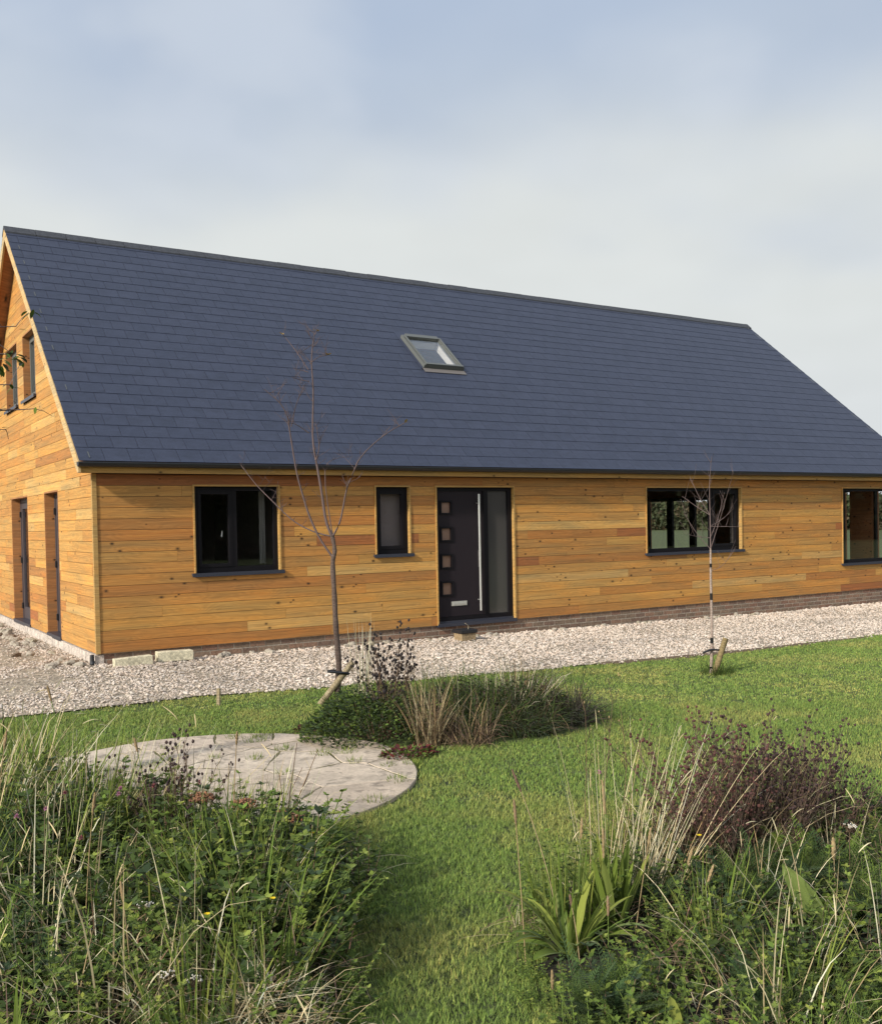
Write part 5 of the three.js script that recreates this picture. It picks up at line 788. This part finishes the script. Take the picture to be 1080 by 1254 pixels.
  for (const [dx, dz, len, w] of [[-0.9, 0.25, 0.27, 0.028], [-0.8, -0.35, 0.26, 0.022], [0.75, -0.2, 0.34, 0.028], [0.35, 0.5, 0.3, 0.026]]) mesh('leaf', leafGeo(len, w, V(dx, 0.55, dz), 0.75, jit(G.fresh, 0.1)), M.leafVC, g);
  g = plant('plantain_plant', 'second plantain with upright ribbed leaves behind the large one', 'plant', -0.16, 9.66); for (let k = 0; k < 20; k++) { const a = R(0, 6.28), m = mesh('leaf', leafGeo(R(0.22, 0.44), R(0.011, 0.022), V(Math.cos(a) * R(0.1, 0.5), 1, Math.sin(a) * R(0.1, 0.5)), R(0.1, 0.8), jit(pick([G.mid, G.fresh, G.lime]), 0.2)), M.leafVC, g); m.position.set(Math.cos(a) * 0.03, 0, Math.sin(a) * 0.03); }
  g = plant('grass_clump', 'upright bright green grass blades between the two plantains', 'grass', -0.32, 9.55); mesh('blades', grassGeo(70, 0.12, 0.25, 0.5, 0.0045, 0.28, 0.5, [G.fresh, G.mid, G.lime]), M.leafVC, g);
  for (const [x, z, h, hl, [lx, lz]] of [[-0.62, 9.66, 0.56, 0.10, [-0.12, 0.1]], [-0.40, 9.62, 0.66, 0.10, [-0.1, -0.05]], [-0.36, 9.66, 0.44, 0.085, [0.06, 0]], [-0.28, 9.72, 0.36, 0.12, [0.1, 0]], [-0.22, 9.7, 0.52, 0.14, [0.12, -0.05]], [-0.18, 9.8, 0.42, 0.07, [0.2, 0]], [-0.5, 9.85, 0.26, 0.05, [-0.05, 0]], [-0.45, 9.95, 0.24, 0.075, [0.05, 0]], [-0.1, 9.9, 0.36, 0.075, [0.28, 0.02]], [-0.05, 9.95, 0.30, 0.075, [0.55, 0]], [-0.86, 10.15, 0.17, 0.075, [-0.15, 0]]]) { const q = plant('seed_spike', 'brown ribwort seed spike rising from the plantains on the lawn', 'plant', x, z, 0, 'seed spikes of the plantains'); spike(q, V(0, 0, 0), V(lx, 1, lz), h, hl, pick([[0.19, 0.125, 0.07], [0.13, 0.075, 0.05], [0.24, 0.17, 0.085]]), 0.0062); }
  const dryFan = (x, z, n, h0, h1, dir, lean, label, dr, cols) => { const q = plant('grass_clump', label, 'grass', x, z); mesh('blades', grassGeo(n, 0.11, h0, h1, 0.0019, lean, dr, cols || [G.pale, G.straw, G.straw, G.tan], { dir, head: 0.35, seg: 6 }), M.dryVC, q); };
  dryFan(0.06, 9.36, 36, 0.35, 0.92, [0.2, -0.05], 0.42, 'upright fan of bleached grass stalks rising behind the plantains', 0.7);
  dryFan(0.18, 9.5, 64, 0.4, 1.1, [1.2, -0.2], 0.4, 'leaning sheaf of bleached stalks bent over the dark seed heads', 0.8);
  dryFan(0.95, 9.42, 70, 0.45, 0.78, [0.3, 0.05], 0.6, 'arching pale grass tips crowning the dark seed head mass', 1.9);
  dryFan(0.55, 9.9, 45, 0.25, 0.5, [0.4, 0.1], 0.8, 'low sprawl of bleached blades among the feathery leaves', 2.2);
  dryFan(1.2, 9.75, 45, 0.25, 0.5, [-0.1, 0.2], 0.9, 'bleached blades drooping beside the wrinkled dock leaf', 2.2);
  g = plant('twiggy_plant', 'thin bare stalk with tiny pods standing among bleached stalks', 'plant', 0.20, 9.15); { const [s, h] = seedheads(3, 0.1, 0.8, 0.95, 0.0032, G.tan, G.brown, 4, 1.6); mesh('stems', s, M.dryVC, g); mesh('pods', h, M.dryVC, g).userData.kind = 'stuff'; }
  for (const [x, z, n, sp, h, lab] of [[0.66, 9.44, 40, 0.44, 0.74, 'dense dead bush with dark wine red seed heads under the leaning stalks'], [1.06, 9.46, 40, 0.44, 0.74, 'dense dead bush of near black seed heads next to the wine red one'], [1.40, 9.5, 24, 0.45, 0.56, 'thinner dead bush with black seed heads at the outer end of the bed']]) { g = plant('seed_head_plant', lab, 'plant', x, z); const [s, hd] = seedheads(n * 2, sp * 1.2, h * 0.45, h, 0.0078, x < 0.8 ? [0.085, 0.034, 0.028] : [0.045, 0.024, 0.022], [0.13, 0.085, 0.06], 4, 0.9); mesh('stems', s, M.dryVC, g); mesh('seed_heads', hd, M.dryVC, g).userData.kind = 'stuff'; const [s2, l2] = herbGeo(40, 0.26, 0.2, h * 0.9, 0.015, [[0.075, 0.035, 0.028], [0.06, 0.038, 0.026], G.brown], { per: 3, stemC: G.brown, bare: 3 }); mesh('twigs', s2, M.dryVC, g); mesh('withered_leaves', l2, M.leafVC, g); }
  g = plant('dock_plant', 'dock plant with one long wrinkled green leaf standing up', 'plant', 0.52, 10.22); { const m = mesh('leaf', leafGeo(0.38, 0.046, V(-0.45, 1, -0.35), 0.1, jit([0.19, 0.235, 0.058], 0.05), 1, V(0.78, 0.42, 0.47)), M.leafVC, g); for (const [dx, dz, l] of [[0.8, 0.1, 0.26], [0.5, -0.5, 0.24], [0.3, 0.7, 0.2]]) mesh('leaf', leafGeo(l, 0.03, V(dx, 0.8, dz), 0.7, jit(G.fresh, 0.15), 1), M.leafVC, g); }
  g = plant('dock_plant', 'dock plant with spread green leaves behind the feathery leaves', 'plant', 1.0, 9.72); for (const [dx, dz, l] of [[-0.6, 0.1, 0.34], [0.5, -0.3, 0.3], [0.2, 0.6, 0.26], [-0.2, -0.5, 0.36], [0.7, 0.4, 0.28]]) mesh('leaf', leafGeo(l, 0.024, V(dx, 1, dz), 1.3, jit(G.fresh, 0.15), 0.6), M.leafVC, g);
  g = plant('dock_plant', 'pale green leafy dock at the outer rim of the wild bed', 'plant', 1.62, 9.75); for (const [dx, dz, l] of [[-0.5, 0.1, 0.3], [0.5, -0.3, 0.28], [0.1, 0.5, 0.26], [-0.1, -0.4, 0.3]]) mesh('leaf', leafGeo(l, 0.028, V(dx, 1, dz), 0.9, jit(G.lime, 0.1), 0.6), M.leafVC, g);
  { const q = plant('seed_spike', 'thick tan ribwort seed spike beside the wrinkled dock leaf', 'plant', 0.78, 10.05); spike(q, V(0, 0, 0), V(-0.02, 1, 0), 0.24, 0.095, [0.28, 0.20, 0.10], 0.010); }
  for (const [x, z] of [[0.45, 9.72], [0.7, 9.74], [0.35, 9.9], [0.85, 9.85]]) put('fern', x, z, R(0, 6), 1.25);
}
// ------------------------------------------------------------------ tree whose twigs reach in beside the gable
{
  seed(303);
  const t = tag(group('garden_tree'), 'small garden tree whose leafy twigs hang in front of the gable', 'tree'); const b = new MB();
  const T0 = [-3.05, 6.0]; b.tube([V(T0[0], -0.3, T0[1]), V(T0[0] + 0.05, 1.0, T0[1]), V(T0[0] - 0.02, 2.2, T0[1] + 0.03), V(T0[0] + 0.06, 3.4, T0[1]), V(T0[0], 4.4, T0[1] - 0.05)], 0.07, 0.02, 9); mesh('trunk', b.geo(), M.bark, t);
  const L = new MB(), leafAt = (p, n, s = 1) => { for (let k = 0; k < n; k++) L.blade(p.clone().add(V(R(-0.03, 0.03), R(-0.02, 0.02), R(-0.03, 0.03))), V(R(-1, 1), R(-0.9, 0.3), R(-1, 1)), R(0.045, 0.085) * s, 0.014 * s, 0.8, 4, jit(pick([G.deep, G.mid, [0.05, 0.06, 0.03]])), (u) => Math.sin(Math.PI * (0.1 + u * 0.88)), 0.2); };
  const limb = (y0, tip, n) => { const m = new MB(), p0 = V(T0[0], y0, T0[1]), e = V(...tip), mid = p0.clone().lerp(e, 0.55).add(V(0, 0.12, 0)); const q = new THREE.CatmullRomCurve3([p0, mid, e]).getPoints(14); m.tube(q, 0.016, 0.0025, 5); for (let k = 5; k < q.length; k++) { const d = V(R(-0.6, 0.7), R(-0.4, 0.6), R(-0.5, 0.5)).normalize(), l = R(0.06, 0.2), x = q[k].clone().addScaledVector(d, l); m.tube([q[k].clone(), q[k].clone().addScaledVector(d, l * 0.5).add(V(0, 0.01, 0)), x], 0.003, 0.0015, 3); if (rnd() < n) leafAt(x, 4); } leafAt(e, n > 0.5 ? 4 : 1, 0.8); mesh('branch', m.geo(), M.twig, t); };
  limb(3.3, [-1.965, 3.51, 6.2], 0.5); limb(2.4, [-1.88, 2.80, 6.33], 0.35); limb(2.2, [-1.91, 2.64, 6.31], 0.9); limb(2.1, [-1.92, 2.45, 6.31], 0.8); limb(1.9, [-1.80, 2.30, 6.39], 0.25); limb(1.8, [-1.95, 2.18, 6.3], 0.2);
  for (let k = 0; k < 16; k++) limb(R(1.8, 4.3), [T0[0] + R(-1.2, 0.55), R(2.2, 4.8), T0[1] + R(-1, 1)], 0.8);
  mesh('foliage', L.geo(), M.leafVC, t);
}
// ------------------------------------------------------------------ hedges far off (seen through and mirrored in the windows)
{
  seed(70);
  const leafM = mat(1, 1, 1, 0.95), clump = (() => { const b = new MB(); for (let k = 0; k < 26; k++) { const d = V(R(-1, 1), R(-0.6, 1), R(-1, 1)).normalize(); b.blade(d.clone().multiplyScalar(R(0, 0.5)), d.clone().add(V(R(-0.5, 0.5), R(-0.5, 0.5), R(-0.5, 0.5))), R(0.25, 0.6), 0.16, 0.6, 2, jit([1, 1, 1], 0.25), (t) => [0.3, 1, 0.1][Math.round(t * 2)]); } return b.geo(); })();
  const cm = new THREE.MeshStandardMaterial({ color: 0xffffff, vertexColors: true, roughness: 0.95 });
  const row = (label, ax, az, bx, bz, h, n, w) => { const im = shadow(new THREE.InstancedMesh(clump, cm, n)); im.name = numbered('hedgerow'); for (let k = 0; k < n; k++) { const t = rnd(), hh = h * (0.72 + 0.5 * fbm3(t * 22, h, 1, 3)), y = hh * Math.pow(rnd(), 0.8), s = R(0.8, 1.5); dummy.position.set(lerp(ax, bx, t) + R(-w, w), -0.3 + y, lerp(az, bz, t) + R(-w, w)); dummy.rotation.set(R(0, 6), R(0, 6), R(0, 6)); dummy.scale.setScalar(s); dummy.updateMatrix(); im.setMatrixAt(k, dummy.matrix); const q = R(0.7, 1.3); im.setColorAt(k, rnd() < 0.3 ? col.setRGB(0.085 * q, 0.065 * q, 0.035 * q) : col.setRGB(0.05 * q, 0.062 * q, 0.026 * q)); } tag(im, label, 'hedge', null, 'stuff'); scene.add(im); };
  row('far hedgerow of mixed brown and green trees seen through the wide window', 118, -120, 100, -10, 5.2, 9000, 2.2);
  row('tall dark hedgerow along the far side of the garden', -14, 46, 70, 30, 6.0, 9000, 1.6);
}

renderer.render(scene, camera);
